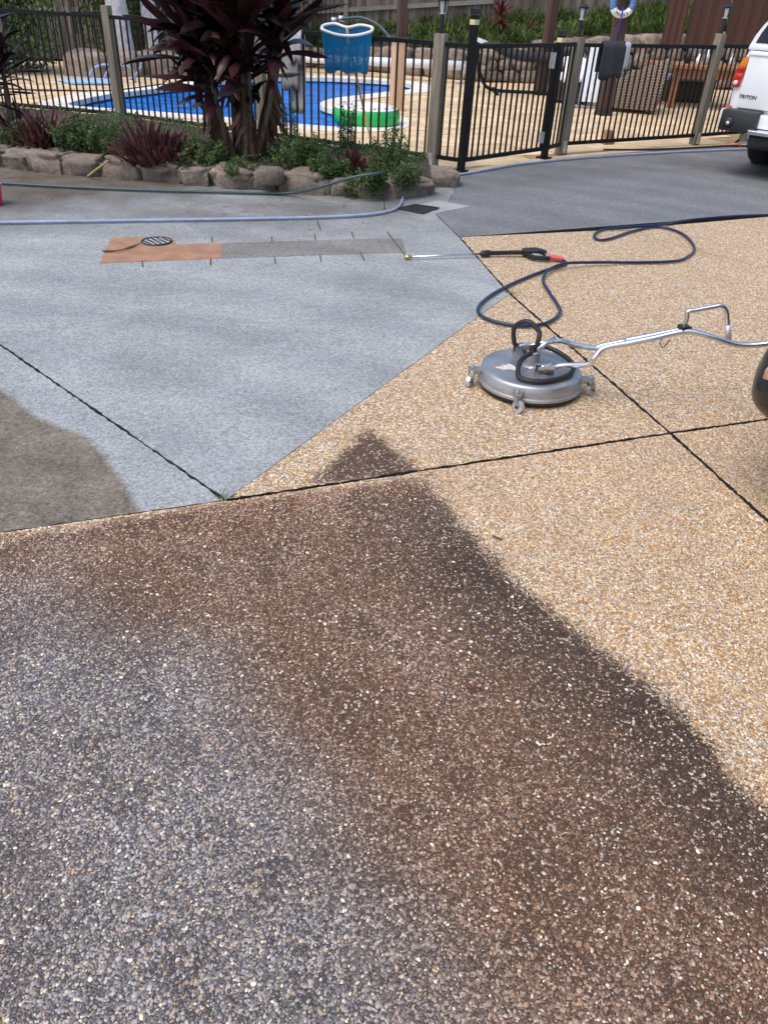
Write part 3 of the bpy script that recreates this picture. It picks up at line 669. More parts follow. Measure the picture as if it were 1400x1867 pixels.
# ================================================================== FENCES
pk = MB().box((0, 0, 0), (.017, .017, 1.06)).mesh('picket'); pk.materials.append(K['black'])
def run(parent, a, b, zt=1.2, zb=.12, first=.1, sp=.098, rail=(.038, .04)):
    a, b = Vector((a[0], a[1], 0)), Vector((b[0], b[1], 0)); d = b-a; L = d.length; d.normalize(); rz = math.atan2(d.y, d.x)
    MB().beam(a+Vector((0, 0, zt)), b+Vector((0, 0, zt)), rail[0], rail[1]).build('rail', K['black'], parent)
    MB().beam(a+Vector((0, 0, zb)), b+Vector((0, 0, zb)), rail[0], rail[1]).build('rail', K['black'], parent)
    n = max(1, round((L-2*first)/sp)); z0 = (zt+zb)/2
    for i in range(n+1):
        p = a+d*(first+(L-2*first)*i/n); inst('picket', pk, parent, (p.x, p.y, z0), (0, 0, rz), (1, 1, (zt-zb)/1.06))
def tpost(parent, p, h, rz, w=.1, brk=True):
    p = Vector((p[0], p[1], 0)); b = MB().box((p.x, p.y, h/2), (w, w, h), rz); o = b.build('post', K['post'], parent, bevel=.006)
    if brk:
        q = p+Vector((math.cos(rz)*.0+math.sin(rz)*0, -w*.5-.008, .085)); MB().box(p+Vector((math.sin(rz)*(w/2+.003), -math.cos(rz)*(w/2+.003), .09)), (.05, .006, .14), rz).build('bracket', K['galv'], parent)
P0, P1, P2, P3 = (-9.4, 12.42), (-3.76, 11.24), (-1.72, 10.31), (.33, 9.37)
rzL = math.atan2(P3[1]-P1[1], P3[0]-P1[0])
fL = empty('pool_fence', (-1.7, 10.3, 0), 'black metal picket pool fence with timber posts behind the garden bed', 'fence', 'pool fence runs')
PM = (-6.6, 11.83)
run(fL, P0, PM); run(fL, PM, P1); run(fL, P1, P2); run(fL, P2, P3)
tpost(fL, P1, 1.32, rzL+.1); tpost(fL, P2, 1.28, rzL); tpost(fL, P3, 1.29, rzL, .115); tpost(fL, PM, 1.3, rzL)
GL, GRt, P4, P5, P6, P7 = (.65, 9.21), (1.68, 10.25), (2.0, 10.71), (4.11, 12.06), (5.05, 12.72), (6.4, 15.0)
rzG = math.atan2(GRt[1]-GL[1], GRt[0]-GL[0])
run(fL, P3, GL, first=.09)
b = MB().box((GL[0], GL[1], .735), (.065, .065, 1.47), rzG); lp = b.build('latch_post', K['black'], fL)
MB().box((GL[0], GL[1], 1.50), (.075, .075, .05), rzG).build('latch_cap', K['plastic'], fL); MB().box((GL[0], GL[1], 1.41), (.068, .068, .045), rzG).build('yellow_sticker', K['yellow'], fL)
MB().box((GL[0], GL[1], .012), (.12, .12, .024), rzG).build('base_plate', K['black'], fL)
fR = empty('pool_fence', (3.0, 11.4, 0), 'black metal picket pool fence with timber posts right of the gate', 'fence', 'pool fence runs')
MB().box((GRt[0]+.05, GRt[1]+.05, .645), (.065, .065, 1.29), rzG).build('hinge_post', K['black'], fR); MB().box((GRt[0]+.05, GRt[1]+.05, 1.315), (.075, .075, .05), rzG).build('latch_cap', K['plastic'], fR)
MB().box((GRt[0]+.05, GRt[1]+.05, 1.25), (.068, .068, .045), rzG).build('yellow_sticker', K['yellow'], fR)
MB().box((GRt[0]+.05, GRt[1]+.05, .012), (.14, .14, .024), rzG).build('base_plate', K['black'], fR)
rzR = math.atan2(P5[1]-P4[1], P5[0]-P4[0])
run(fR, (GRt[0]+.06, GRt[1]+.07), P4, first=.08); run(fR, P4, P5, zt=1.19); run(fR, P5, P6); run(fR, P6, P7)
tpost(fR, P4, 1.27, rzR, .11); tpost(fR, P5, 1.34, rzR, .105); tpost(fR, P6, 1.3, rzR, .105)
gt = empty('pool_gate', (1.15, 9.75, .08), 'black metal picket pool gate between two black square posts', 'gate')
ga, gb = Vector((*GL, 0)), Vector((*GRt, 0)); gd = (gb-ga).normalized(); g0, g1_ = ga+gd*.06, gb-gd*.02
for p in (g0, g1_): MB().box((p.x, p.y, .66), (.035, .035, 1.12), rzG).build('stile', K['black'], gt)
run(gt, g0+gd*.018, g1_-gd*.018, 1.2, .12, first=.08)
MB().box(g1_+Vector((-.02, -.03, 1.05)), (.05, .05, .16), rzG).build('hinge', K['galv'], gt); MB().box(g1_+Vector((-.02, -.03, .25)), (.05, .05, .12), rzG).build('hinge', K['galv'], gt)
# lanterns on the posts
def lantern(p, z, label):
    t = empty('solar_lantern', (p[0], p[1], z), label, 'lantern', 'solar lanterns on fence posts'); c = Vector((p[0], p[1], z))
    MB().tube([c, c+Vector((0, 0, .17))], .022, 8).build('stem', K['plastic'], t)
    MB().lathe(c+Vector((0, 0, .17)), [(.035, 0), (.035, .015), (.05, .115)], 8).build('glass', K['glassc'], t)
    for k in range(4):
        a = k*PI/2+.4; MB().beam(c+Vector((.034*math.cos(a), .034*math.sin(a), .185)), c+Vector((.052*math.cos(a), .052*math.sin(a), .288)), .012, .012).build('cage_bar', K['plastic'], t)
    MB().lathe(c+Vector((0, 0, .284)), [(.062, 0), (.068, .014), (.03, .04)], 12).build('cap', K['plastic'], t)
lantern(P3, 1.29, 'black solar lantern on the timber post left of the gate'); lantern((P4[0]+.0, P4[1]+.0), 1.27, 'black solar lantern on the timber post right of the gate'); lantern(P5, 1.34, 'black solar lantern on the timber post nearest the white ute')
# rear pool fence at the far left
fB = empty('pool_fence', (-6.8, 17.9, 0), 'far black picket fence with a timber post behind the palms', 'fence')
B0, B1, B2, B3 = (-10.5, 16.3), (-6.95, 17.95), (-4.2, 19.4), (-1.6, 20.4)
run(fB, B0, B1, 1.45); run(fB, B1, B2, 1.45); run(fB, B2, B3, 1.45); tpost(fB, B1, 1.55, .4, .12, False); tpost(fB, B2, 1.5, .4, .1, False)

# paling fence along the back
GF = [(-12.0, 21.6, .3), (-3.0, 22.0, .55), (2.0, 22.6, 1.0), (6.0, 23.0, 1.35), (13.0, 24.0, 1.7)]
pf = empty('paling_fence', (0, 22.4, .8), 'tall weathered grey brown paling fence along the back', 'fence')
plm = []
for k in range(4):
    h = 1.95; b = MB().box((0, 0, h/2), (.096+.004*k, .016, h)); m = b.mesh('paling'); m.materials.append(K['paling']); plm.append(m)
s_ = 0; 
for i in range(len(GF)-1):
    a, c = Vector(GF[i]), Vector(GF[i+1]); d = Vector((c.x-a.x, c.y-a.y, 0)); L = d.length; d /= L; rz = math.atan2(d.y, d.x); nn = Vector((-d.y, d.x, 0))
    k = int(L/.106)
    for j in range(k):
        t = (j+.5)/k; p = a+(c-a)*t
        if not (-9.5 < p.x < 10.5): continue
        inst('paling', plm[random.randrange(4)], pf, p+nn*random.uniform(-.006, .006)+Vector((0, 0, -.1+random.uniform(-.03, .03))), (random.uniform(-.006, .006), random.uniform(-.008, .008), rz))
    for zz in (.45, 1.35):
        q0, q1 = a-nn*.045+Vector((0, 0, zz)), c-nn*.045+Vector((0, 0, zz))
        if i < 2 or zz > 1: MB().beam(q0, q1, .04, .09).build('rail', K['fencerail'], pf)
    for j in range(int(L/2.4)):
        p = a+(c-a)*((j+.6)*2.4/L)-nn*.06 if L > 0 else a; MB().box((p.x, p.y, p.z+.95), (.09, .075, 2.1), rz).build('post', K['post'], pf)

# retaining wall of rough stones
def boulder(seed, d, flat=.75, sub=3, rough=.16, p=.55):
    bm = bmesh.new(); bmesh.ops.create_icosphere(bm, subdivisions=sub, radius=1)
    for v in bm.verts:
        c = v.co.copy(); q = Vector([math.copysign(abs(x)**p, x) for x in c])
        q *= 1+rough*mnoise.noise(c*1.5+Vector((seed*7.3, 0, 0)))+rough*.5*mnoise.noise(c*4+Vector((0, seed*3.1, 0)))
        v.co = Vector((q.x*d[0]/2, q.y*d[1]/2, q.z*d[2]/2))
    me = bpy.data.meshes.new('stone'); bm.to_mesh(me); bm.free(); me.polygons.foreach_set('use_smooth', [True]*len(me.polygons)); return me
rw = empty('retaining_wall', (1, 20, 0), 'rough stone retaining wall below the planted bank', 'wall')
RW = [(-3.2, 20.9, .30), (-.6, 20.4, .50), (1.6, 19.5, .58), (3.3, 19.9, .85), (5.3, 20.4, 1.0), (9.5, 21.0, 1.25)]
sm_ = [boulder(i, (1, 1, 1), sub=2, rough=.2) for i in range(7)]
for m in sm_: m.materials.append(K['wallrock'])
for i in range(len(RW)-1):
    a, c = Vector(RW[i]), Vector(RW[i+1]); L = (c.xy-a.xy).length; d = (c.xy-a.xy)/L; rz = math.atan2(d.y, d.x); hm = (a.z+c.z)/2; rows = max(2, round(hm/.27))
    for r in range(rows):
        s = -random.random()*.3
        while s < L:
            w = random.uniform(.3, .65)*(1.3 if r == rows-1 else 1); t = min(1, max(0, (s+w/2)/L)); h = (a.z+(c.z-a.z)*t)/rows
            p = a.xy+d*(s+w/2); inst('stone', random.choice(sm_), rw, (p.x, p.y+r*.05, h*(r+.5)), (random.uniform(-.1, .1), random.uniform(-.08, .08), rz), (w*1.0, .45, h*1.06)); s += w
# planted bank
b = MB(); nb = 24; rows_ = []
def lerp_path(Pth, x):
    for i in range(len(Pth)-1):
        if Pth[i][0] <= x <= Pth[i+1][0]:
            t = (x-Pth[i][0])/(Pth[i+1][0]-Pth[i][0]); return tuple(Pth[i][k]+(Pth[i+1][k]-Pth[i][k])*t for k in range(3))
    return Pth[0] if x < Pth[0][0] else Pth[-1]
xs = np.linspace(-11, 11, 60); J = 8; vs = []
for x in xs:
    f0 = lerp_path(RW, x) if x > -3.2 else (x, 20.9+(-3.2-x)*-.45 if x > -8 else 18.6, .02); f1 = lerp_path(GF, x)
    for j in range(J):
        t = j/(J-1); vs.append((x, f0[1]+.12+(f1[1]+.3-f0[1])*t, f0[2]-.06+(f1[2]-f0[2]+.1)*t+.04*mnoise.noise((x*2, t*4, 0))))
b.add(vs, [(i*J+j, (i+1)*J+j, (i+1)*J+j+1, i*J+j+1) for i in range(59) for j in range(J-1)])
o = b.build('garden_bank', K['soil'], None, True); o['kind'] = 'structure'
b = MB()
for i in range(1500):
    x = random.uniform(-3.5, 10.5); t = random.random()**.8; f0, f1 = lerp_path(RW, x), lerp_path(GF, x); dens = .62+.5*mnoise.noise((x*.9, t*2, 3))
    if x < 1.2: dens *= .65
    if random.random() > dens: continue
    y = f0[1]+.15+(f1[1]-f0[1]-.1)*t; z = f0[2]-.06+(f1[2]-f0[2]+.1)*t; rv = random.random()**1.3; hgt = random.uniform(.25, .48)
    for k in range(13):
        blade(b, (x+random.uniform(-.06, .06), y+random.uniform(-.06, .06), z), random.uniform(0, 6.3), random.uniform(.8, 1.45), hgt*random.uniform(.7, 1.1), .024, random.uniform(.7, 1.9), min(1, rv*.7+random.random()*.4), 3)
tag(b.build('ground_cover', K['strap']), 'green strappy ground cover filling the bank below the paling fence', 'ground cover', kind='stuff')

# ================================================================== GARDEN BED
def yat(P, x):
    P = sorted(P, key=lambda p: p[0])
    for i in range(len(P)-1):
        if P[i][0] <= x <= P[i+1][0]:
            t = (x-P[i][0])/max(1e-6, P[i+1][0]-P[i][0]); return P[i][1]+(P[i+1][1]-P[i][1])*t
    return P[0][1] if x < P[0][0] else P[-1][1]
RBm = [(-9.0, 8.9), (-6.0, 8.35)] + [(p.x, p.y) for p in RB[:-1]]
bx = np.linspace(-9, .28, 70); J = 12; vs = []
def bedz(x, t): return .13+.03*mnoise.noise((x*3, t*3, 1))+.03*math.sin(t*3)-.05*(1-min(1, t*6))
for x in bx:
    y0, y1 = yat(RBm, x)+.12, yat([tuple(p) for p in fence_pts], x)-.1
    for j in range(J): t = j/(J-1); vs.append((x, y0+(y1-y0)*t, bedz(x, t)))
b = MB(); b.add(vs, [(i*J+j, (i+1)*J+j, (i+1)*J+j+1, i*J+j+1) for i in range(69) for j in range(J-1)])
o = b.build('garden_soil', K['soil'], None, True); o['kind'] = 'structure'
re_ = empty('rock_edging', (-1.8, 8, 0), 'low edging of brown sandstone boulders along the garden bed', 'rock edging')
def rb_at(u):
    for i in range(len(rockbase)-1):
        if rockbase[i][0] <= u <= rockbase[i+1][0]:
            t = (u-rockbase[i][0])/(rockbase[i+1][0]-rockbase[i][0]); return G(u, rockbase[i][1]+(rockbase[i+1][1]-rockbase[i][1])*t)
    return G(u, rockbase[0][1]) if u < rockbase[0][0] else G(u, rockbase[-1][1])
spans = [(-130, -62, .19), (-62, 6, .19), (4, 54, .18), (52, 118, .20), (114, 190, .17), (186, 257, .20), (255, 329, .19), (327, 386, .19), (387, 476, .20), (505, 604, .20), (600, 642, .15), (638, 718, .17), (718, 797, .17)]
for i, (u0, u1, h) in enumerate(spans):
    h *= .86
    a, c = rb_at(u0), rb_at(u1); d = c-a; L = d.length; rz = math.atan2(d.y, d.x); nn = Vector((-d.y, d.x, 0)).normalized(); dep = random.uniform(.30, .38)
    me = boulder(i+20, (L*1.0, dep, h*1.55), sub=4, rough=.36, p=.46); p = (a+c)/2+nn*(dep*.45)
    o = link_mesh('boulder', me, K['rock'], re_, (p.x, p.y, h*.28)); o.rotation_euler = (random.uniform(-.06, .1), random.uniform(-.05, .05), rz)
me = boulder(61, (.26, .22, .26), sub=4, rough=.15, p=.7); p = G(482, 347)+Vector((0, .1, .06)); link_mesh('boulder', me, K['rock'], re_, p)
me = boulder(62, (.42, .36, .2), sub=4, rough=.16, p=.5); p = G(800, 340)+Vector((0, .16, .05)); link_mesh('boulder', me, K['rock'], re_, p)
me = boulder(63, (.25, .22, .16), sub=3, rough=.16, p=.5); p = G(492, 322, .16)+Vector((0, .05, 0)); link_mesh('boulder', me, K['rock'], re_, p)

# ------------------------------------------------------------------ cordylines
LV = []
for k in range(7):
    b = MB(); L = (.66, .74, .6, .72, .54, .78, .64)[k]
    blade(b, (0, 0, 0), 0, 0, L, (.115, .13, .11, .135, .10, .12, .13)[k], (.5, 1.0, 1.6, .3, 2.0, .8, 1.3)[k], .5, 7, .5, (.2, -.5, .6, .1, -.8, .9, -.2)[k], .03, lambda t: (.22+.78*math.sin(PI*min(1, .05+t*.75)))*(1 if t < .75 else max(.03, (1-t)*4)**.8))
    m = b.mesh('leaf'); m.polygons.foreach_set('use_smooth', [True]*len(m.polygons)); m.materials.append(K['cord']); LV.append(m)
LD = []
for k in range(3):
    b = MB(); blade(b, (0, 0, 0), 0, 0, (.45, .55, .38)[k], (.05, .06, .045)[k], (.9, .5, 1.3)[k], .5, 6, .8, (.9, -1.1, 1.6)[k], .03)
    m = b.mesh('dead_leaf'); m.polygons.foreach_set('use_smooth', [True]*len(m.polygons)); m.materials.append(K['corddead']); LD.append(m)
def cordyline(root_p, stems, label, n_dead=10, thin_right=False):
    t = empty('cordyline', root_p, label, 'plant', 'dark red cordylines in the front bed'); R = Vector(root_p)
    for sx, sy, h, lx, ly, nl, ls in stems:
        a = R+Vector((sx, sy, -.05)); e = R+Vector((sx+lx, sy+ly, h)); mid = (a+e)/2+Vector((lx*.15, 0, 0))
        pts = cat_rom([a, mid, e], 6); MB().tube(pts, [.032-.010*i/len(pts)+.004*math.sin(i*2.2) for i in range(len(pts))], 8).build('cane', K['cane'], t, True)
        for i in range(nl):
            q = i/nl; z = q**.7; p = mid+(e-mid)*(.15+.85*z) if h > .3 else a+(e-a)*(.3+.7*z)
            el = .12+1.25*q+random.uniform(-.2, .25); az = i*2.399+random.uniform(-.3, .3)
            if thin_right and math.cos(az) > .45 and q < .36: continue
            s = ls*random.uniform(.75, 1.12)*(1 if q > .15 else .8)
            inst('leaf', LV[random.randrange(7)], t, p, (random.uniform(-.5, .5), -el, az), (s, s, s))
        for i in range(n_dead):
            p = a+(e-a)*random.uniform(.22, .75); s = random.uniform(.8, 1.3)
            inst('dead_leaf', LD[random.randrange(3)], t, p, (random.uniform(-.6, .6), random.uniform(1.15, 1.55), random.uniform(0, 6.28)), (s, s, s))
    return t
cb = G(447, 292, .13)
cordyline(cb, [(-.12, .05, 1.05, -.32, .05, 46, 1.05), (-.05, .1, 1.25, -.12, .1, 52, 1.12), (.05, .0, .95, .04, -.05, 30, .85), (.12, .08, 1.2, .22, .05, 36, .98), (.02, -.05, 1.45, .02, .0, 52, 1.15), (-.08, -.02, .80, -.2, -.05, 24, .85), (.1, -.03, 1.55, .36, .12, 34, 1.05), (-.1, .06, 1.5, -.48, .12, 34, 1.08)],
          'large dark maroon cordyline in the middle of the front bed', 19, True)
cordyline(G(20, 252, .13), [(-.15, .0, .6, -.05, 0, 26, .8), (-.35, .1, 1.0, -.1, .05, 30, .85), (.0, .1, .8, .0, .05, 22, .62), (-.25, -.1, 1.3, -.1, .0, 28, .85)], 'dark red cordyline at the left edge of the photo', 6)
# ------------------------------------------------------------------ bronze clumps
def clump(u, v, n, L, W, label, m='bronze', z=.13, name='bronze_plant', spread=.16, el=(.75, 1.45)):
    p = G(u, v, z); t = empty(name, p, label, 'plant'); b = MB()
    for i in range(n):
        a = random.uniform(0, 6.28); r = spread*math.sqrt(random.random()); e = el[1]-(el[1]-el[0])*(r/spread)*random.uniform(.5, 1)
        blade(b, p+Vector((r*math.cos(a), r*math.sin(a), -.02+random.random()*L*.55*(1.1-r/spread))), a+random.uniform(-.9, .9), e, L*random.uniform(.45, .85), W*random.uniform(.7, 1.2), random.uniform(-.1, .6), random.random(), 4, .5, random.uniform(-.4, .4), .25)
    b.build('foliage', K[m], t, True)
    s = MB()
    for i in range(6):
        a = i; s.tube([p+Vector((0, 0, -.05)), p+Vector((.08*math.cos(a), .08*math.sin(a), .12))], .008, 5)
    s.build('stems', K['cane'], t); return t
clump(92, 268, 330, .36, .028, 'bronze red strap leaved clump beside the left cordyline', spread=.26, el=(.5, 1.4))
clump(284, 295, 360, .38, .030, 'bronze red strap leaved clump between fence post and large cordyline', spread=.26, el=(.5, 1.45))
clump(645, 315, 46, .26, .05, 'small pinkish bronze clump behind the rocks near the gate', spread=.13, el=(.7, 1.4))
clump(40, 240, 60, .35, .03, 'bronze tuft behind the bronze red clump at the far left', spread=.2)
# ------------------------------------------------------------------ leafy weeds
def weed(u, v, w, h, n, label, tall=False, ls=.04, m='weed', name='leafy_weed', z=.13):
    p = G(u, v, z); t = empty(name, p, label, 'plant', 'green weeds in the front bed'); b = MB(); st = MB()
    n = int(n*2.6); ls *= 1.25; w *= 1.3; h *= 1.25; ns = max(4, int(n/60))
    for k in range(ns):
        a = random.uniform(0, 6.28); r = w*math.sqrt(random.random()); hh = h*random.uniform(.55, 1.1)*(1-.4*r/w)
        q0 = p+Vector((r*.5*math.cos(a), r*.5*math.sin(a), -.03)); q1 = p+Vector((r*1.0*math.cos(a), r*1.0*math.sin(a), hh))
        st.tube([q0, (q0+q1)/2+rvec()*.02, q1], [.004, .003, .0015], 4)
        for i in range(int(n/ns)):
            tt = random.random()**.75; c = q0+(q1-q0)*tt+rvec()*(.05 if not tall else .035)*(1.2-.5*tt)
            leaf(b, c, (rvec()+Vector((0, -.3, .8))).normalized(), rvec()+Vector((0, 0, .3)), ls*random.uniform(.5, 1.2), ls*.42*random.uniform(.6, 1.2), min(1, random.random()*.6+tt*.4))
    b.build('foliage', K[m], t); st.build('stems', K['weed'], t); return t
weed(150, 275, .30, .34, 900, 'bushy green weed between the two bronze red clumps')
weed(215, 283, .22, .26, 600, 'lighter green weed below the weathered fence post', ls=.035, m='green')
weed(45, 265, .25, .2, 500, 'low green weed at the left end of the rock edging')
weed(355, 300, .24, .24, 700, 'green weed spilling over the rocks right of the bronze red clump')
weed(545, 310, .24, .30, 800, 'leafy green weed right of the large cordyline')
weed(530, 262, .12, .42, 260, 'thin tall weed in front of the fence right of the large cordyline', True, .03)
weed(600, 322, .16, .2, 380, 'broad leaved weed above the rocks left of the pinkish clump', ls=.055)
weed(632, 285, .08, .62, 240, 'tall spindly weed in front of the green float', True, .032)
weed(712, 315, .17, .46, 480, 'tall green weed against the post left of the gate', True, .038)
weed(740, 335, .12, .2, 260, 'dark low weed at the gate end of the bed')
weed(640, 352, .08, .16, 260, 'small weed growing between the rocks near the gate', ls=.03, z=.03)
weed(682, 338, .12, .2, 300, 'light green weed right of the pinkish clump', ls=.04, m='green')
weed(430, 312, .2, .10, 320, 'low green weed at the foot of the large cordyline', ls=.035)
b = MB()
for i in range(450):
    x = random.uniform(-5.5, .2); t = random.random(); y = yat(RBm, x)+.2+(yat([tuple(p) for p in fence_pts], x)-.3-yat(RBm, x))*t
    leaf(b, Vector((x, y, bedz(x, t)+.012)), (Vector((0, 0, 1))+rvec()*.5).normalized(), rvec(), random.uniform(.02, .09), random.uniform(.01, .022), random.random())
tag(b.build('leaf_litter', K['dry']), 'dry leaf litter covering the soil of the front bed', 'leaf litter', kind='stuff')
b = MB()
for i in range(12000):
    x = random.uniform(-5.8, .25); t = random.random(); 
    if mnoise.noise((x*1.6, t*2, 9)) < -.22: continue
    y = yat(RBm, x)+.15+(yat([tuple(p) for p in fence_pts], x)-.25-yat(RBm, x))*t
    leaf(b, Vector((x, y, bedz(x, t)+random.uniform(.0, .07))), (Vector((0, -.2, 1))+rvec()*.8).normalized(), rvec(), random.uniform(.02, .06), random.uniform(.01, .026), random.random())
tag(b.build('low_weeds', K['weed']), 'low green weeds carpeting the front bed', 'weeds', kind='stuff')

# ------------------------------------------------------------------ hedge, shrubs, palms, red cordylines at the back
def shrub(name, c, r, n, ls, label, m='hedge', group=None):
    t = empty(name, (c[0], c[1], 0), label, 'shrub', group); b = MB(); C = Vector(c)
    for i in range(n):
        d = rvec(); d.z = abs(d.z) if random.random() < .3 else d.z; k = random.random()**.35*(1+.28*mnoise.noise(d*2.3+C))
        p = C+Vector((d.x*r[0]*k, d.y*r[1]*k, d.z*r[2]*k))
        if p.z < .03: continue
        leaf(b, p, (d+rvec()*.7+Vector((0, 0, .4))).normalized(), rvec()-Vector((0, 0, .5)), ls*random.uniform(.6, 1.3), ls*.45*random.uniform(.7, 1.2), min(1, max(0, .45+.5*mnoise.noise(p*1.7)+random.uniform(-.25, .25))))
    b.build('foliage', K[m], t); s = MB()
    for i in range(5):
        a = i*1.3; s.tube([(C.x+.1*math.cos(a), C.y+.1*math.sin(a), 0), (C.x+r[0]*.4*math.cos(a), C.y+r[1]*.4*math.sin(a), C.z+r[2]*.3)], [.04, .015], 6)
    s.build('stems', K['cane'], t); return t
shrub('hedge_shrub', (-8.1, 16.5, 1.2), (1.75, .8, 1.8), 13000, .13, 'dense green hedge shrub behind the pool at the far left')
shrub('hedge_shrub', (-6.0, 19.6, 1.6), (1.3, .8, 1.9), 6000, .14, 'dark green shrub behind the rear fence left of the palm trunks')
shrub('hedge_shrub', (-10.8, 15.5, 1.2), (1.4, .9, 1.8), 5000, .14, 'green shrub at the left beyond the dense hedge')
shrub('hedge_shrub', (-3.6, 20.9, 1.7), (1.2, .6, 1.2), 4000, .14, 'dark shrub in front of the palings right of the palm trunks')
def palm(base, lean, r, label):
    B = Vector(base); t = empty('palm_tree', base, label, 'palm', 'palms behind the pool'); top = B+Vector((lean[0], lean[1], 5.2))
    pts = [B+(top-B)*(i/16) for i in range(17)]; MB().tube(pts, [r*(1.25-.4*i/16)+.008*math.sin(i*2.7) for i in range(17)], 14).build('trunk', K['palm'], t, True)
    b = MB()
    for k in range(11):
        az = k*2.399; p = top.copy(); a = .9-.05*k; 
        for s in range(12):
            d = Vector((math.cos(az)*math.cos(a), math.sin(az)*math.cos(a), math.sin(a))); q = p+d*.19
            for sg in (-1, 1): blade(b, q, az+sg*1.1, a-.3, .55*math.sin(PI*(s+2)/14), .035, .7, random.random(), 2)
            p = q; a -= .17
    b.build('crown', K['green'], t)
palm((-5.72, 17.9, 0), (-.35, .2), .17, 'thick pale palm trunk nearest the weathered fence post'); palm((-5.25, 18.4, 0), (-.3, .3), .125, 'thinner pale palm trunk beside the thick one')
def redcord(p, h, n, L, label):
    P = Vector(p); t = empty('red_cordyline', p, label, 'plant', 'red cordylines on the bank'); b = MB(); top = P+Vector((.03, 0, h))
    MB().tube([P-Vector((0, 0, .15)), (P+top)/2+Vector((.03, 0, 0)), top], [.03, .025, .02], 7).build('cane', K['cane'], t)
    for i in range(n): blade(b, top-Vector((0, 0, .25*(1-i/n))), i*2.399, -.3+1.6*i/n, L*random.uniform(.7, 1.1), .055, random.uniform(.4, 1.3), random.random(), 4, .5, random.uniform(-.5, .5))
    b.build('foliage', K['redleaf'], t, True)
redcord(AY(907, 56, 20.9), .42, 40, .42, 'red cordyline with a pale stem against the paling fence'); redcord(AY(1130, 32, 21.7), .12, 24, .32, 'small red cordyline left of the life ring'); redcord(AY(738, 66, 21.3), .12, 18, .28, 'small purple red cordyline behind the tan post')
redcord(AY(966, 58, 20.9), .12, 24, .3, 'small orange red plant left of the dark pergola post')

# ================================================================== THINGS BY THE POOL
V = Vector
def hose(name, px, r, m, label, zs=None, n=8, sides=8, cat='hose'):
    pts = [p if isinstance(p, Vector) else G(p[0], p[1], (p[2] if len(p) > 2 else r+.006)) for p in px]
    return tag(MB().tube(cat_rom(pts, n), r, sides).build(name, m, None, True), label, cat)
# pool cover roller
ro = empty('cover_roller', (0, 18.9, 0), 'white pool cover roller tube behind the pool', 'roller')
ra, rb_ = AY(505, 103, 19.6), AY(850, 119, 18.7)
MB().tube([ra, rb_], .085, 16).build('tube', K['white'], ro, True)
for q, u in ((rb_, 838), (ra, 500)):
    f = V((q.x-.08, q.y-.02, 0)); MB().tube([f+V((0, 0, .02)), f+V((.02, 0, q.z+.10))], .03, 10).build('stand', K['white'], ro, True)
    MB().beam(f+V((-.12, -.1, .02)), f+V((.2, .1, .02)), .08, .04).build('foot', K['galv'], ro)
    MB().tube([f+V((-.03, -.06, q.z+.10)), f+V((.10, -.06, q.z+.14))], .022, 8).build('crank_handle', K['plastic'], ro, True)
# shade post: tan boxed lower part, dark upper part
sp_b = G(721, 201); sp = empty('shade_post', sp_b, 'tall post with tan painted lower half standing by the pool', 'post')
MB().box(sp_b+V((0, 0, .5)), (.17, .17, 1.0), .4).build('tan_casing', K['tanpost'], sp, bevel=.006); MB().box(sp_b+V((0, 0, 1.012)), (.26, .22, .024), .4).build('cap', K['dpost'], sp)
MB().box(sp_b+V((0, 0, .02)), (.24, .24, .04), .4).build('foot', K['tanpost'], sp); MB().box(sp_b+V((.03, .03, 2.0)), (.12, .12, 1.95), .4).build('upper_post', K['dpost'], sp)
# pergola posts
for (u, v), lab in (((985, 172), 'dark stained pergola post behind the pool gate'), ((1099, 209), 'dark stained pergola post carrying the life ring')):
    p = G(u, v); t = empty('pergola_post', p, lab, 'post', 'dark pergola posts'); MB().box(p+V((0, 0, 1.5)), (.17, .17, 3.0), .5).build('post', K['dpost'], t, bevel=.008); MB().box(p+V((0, 0, .03)), (.22, .22, .06), .5).build('stirrup', K['grate'], t)
    if u > 1050: PB2 = p
# life ring
lc = V((PB2.x-.04, PB2.y-.14, 1.60)); lr = empty('life_ring', lc, 'small blue and white life ring hung on the dark pergola post', 'life ring')
for k in range(12):
    a0 = k*PI/6; arc = [lc+V((.155*math.cos(a0+j*PI/36), 0, .155*math.sin(a0+j*PI/36))) for j in range(7)]
    MB().tube(arc, .052, 10).build('segment', K['ringwhite'] if k in (7, 8, 9, 10) else K['ringblue'], lr, True)
def text_mesh(s, size, depth):
    cu = bpy.data.curves.new('txt', 'FONT'); cu.body = s; cu.size = size; cu.extrude = depth; cu.align_x = 'CENTER'; cu.align_y = 'CENTER'; cu.resolution_u = 3
    o = bpy.data.objects.new('txt', cu); col.objects.link(o); dg = bpy.context.evaluated_depsgraph_get(); me = bpy.data.meshes.new_from_object(o.evaluated_get(dg)); bpy.data.objects.remove(o); return me
for ch, a in zip('MOSS', (-2.12, -1.82, -1.32, -1.02)):
    me = text_mesh(ch, .062, .002); me.materials.append(K['ink']); o = link_mesh('letter', me, None, lr, lc+V((.155*math.cos(a), -.054, .155*math.sin(a)))); o.rotation_euler = (PI/2, -(a+PI/2), 0)
MB().tube(cat_rom([lc+V((0, -.055, -.06)), lc+V((0, -.07, -.25)), lc+V((-.02, -.03, -.5)), lc+V((-.03, 0, -.75))], 5), .011, 6).build('rope', K['bluerope'], lr, True)
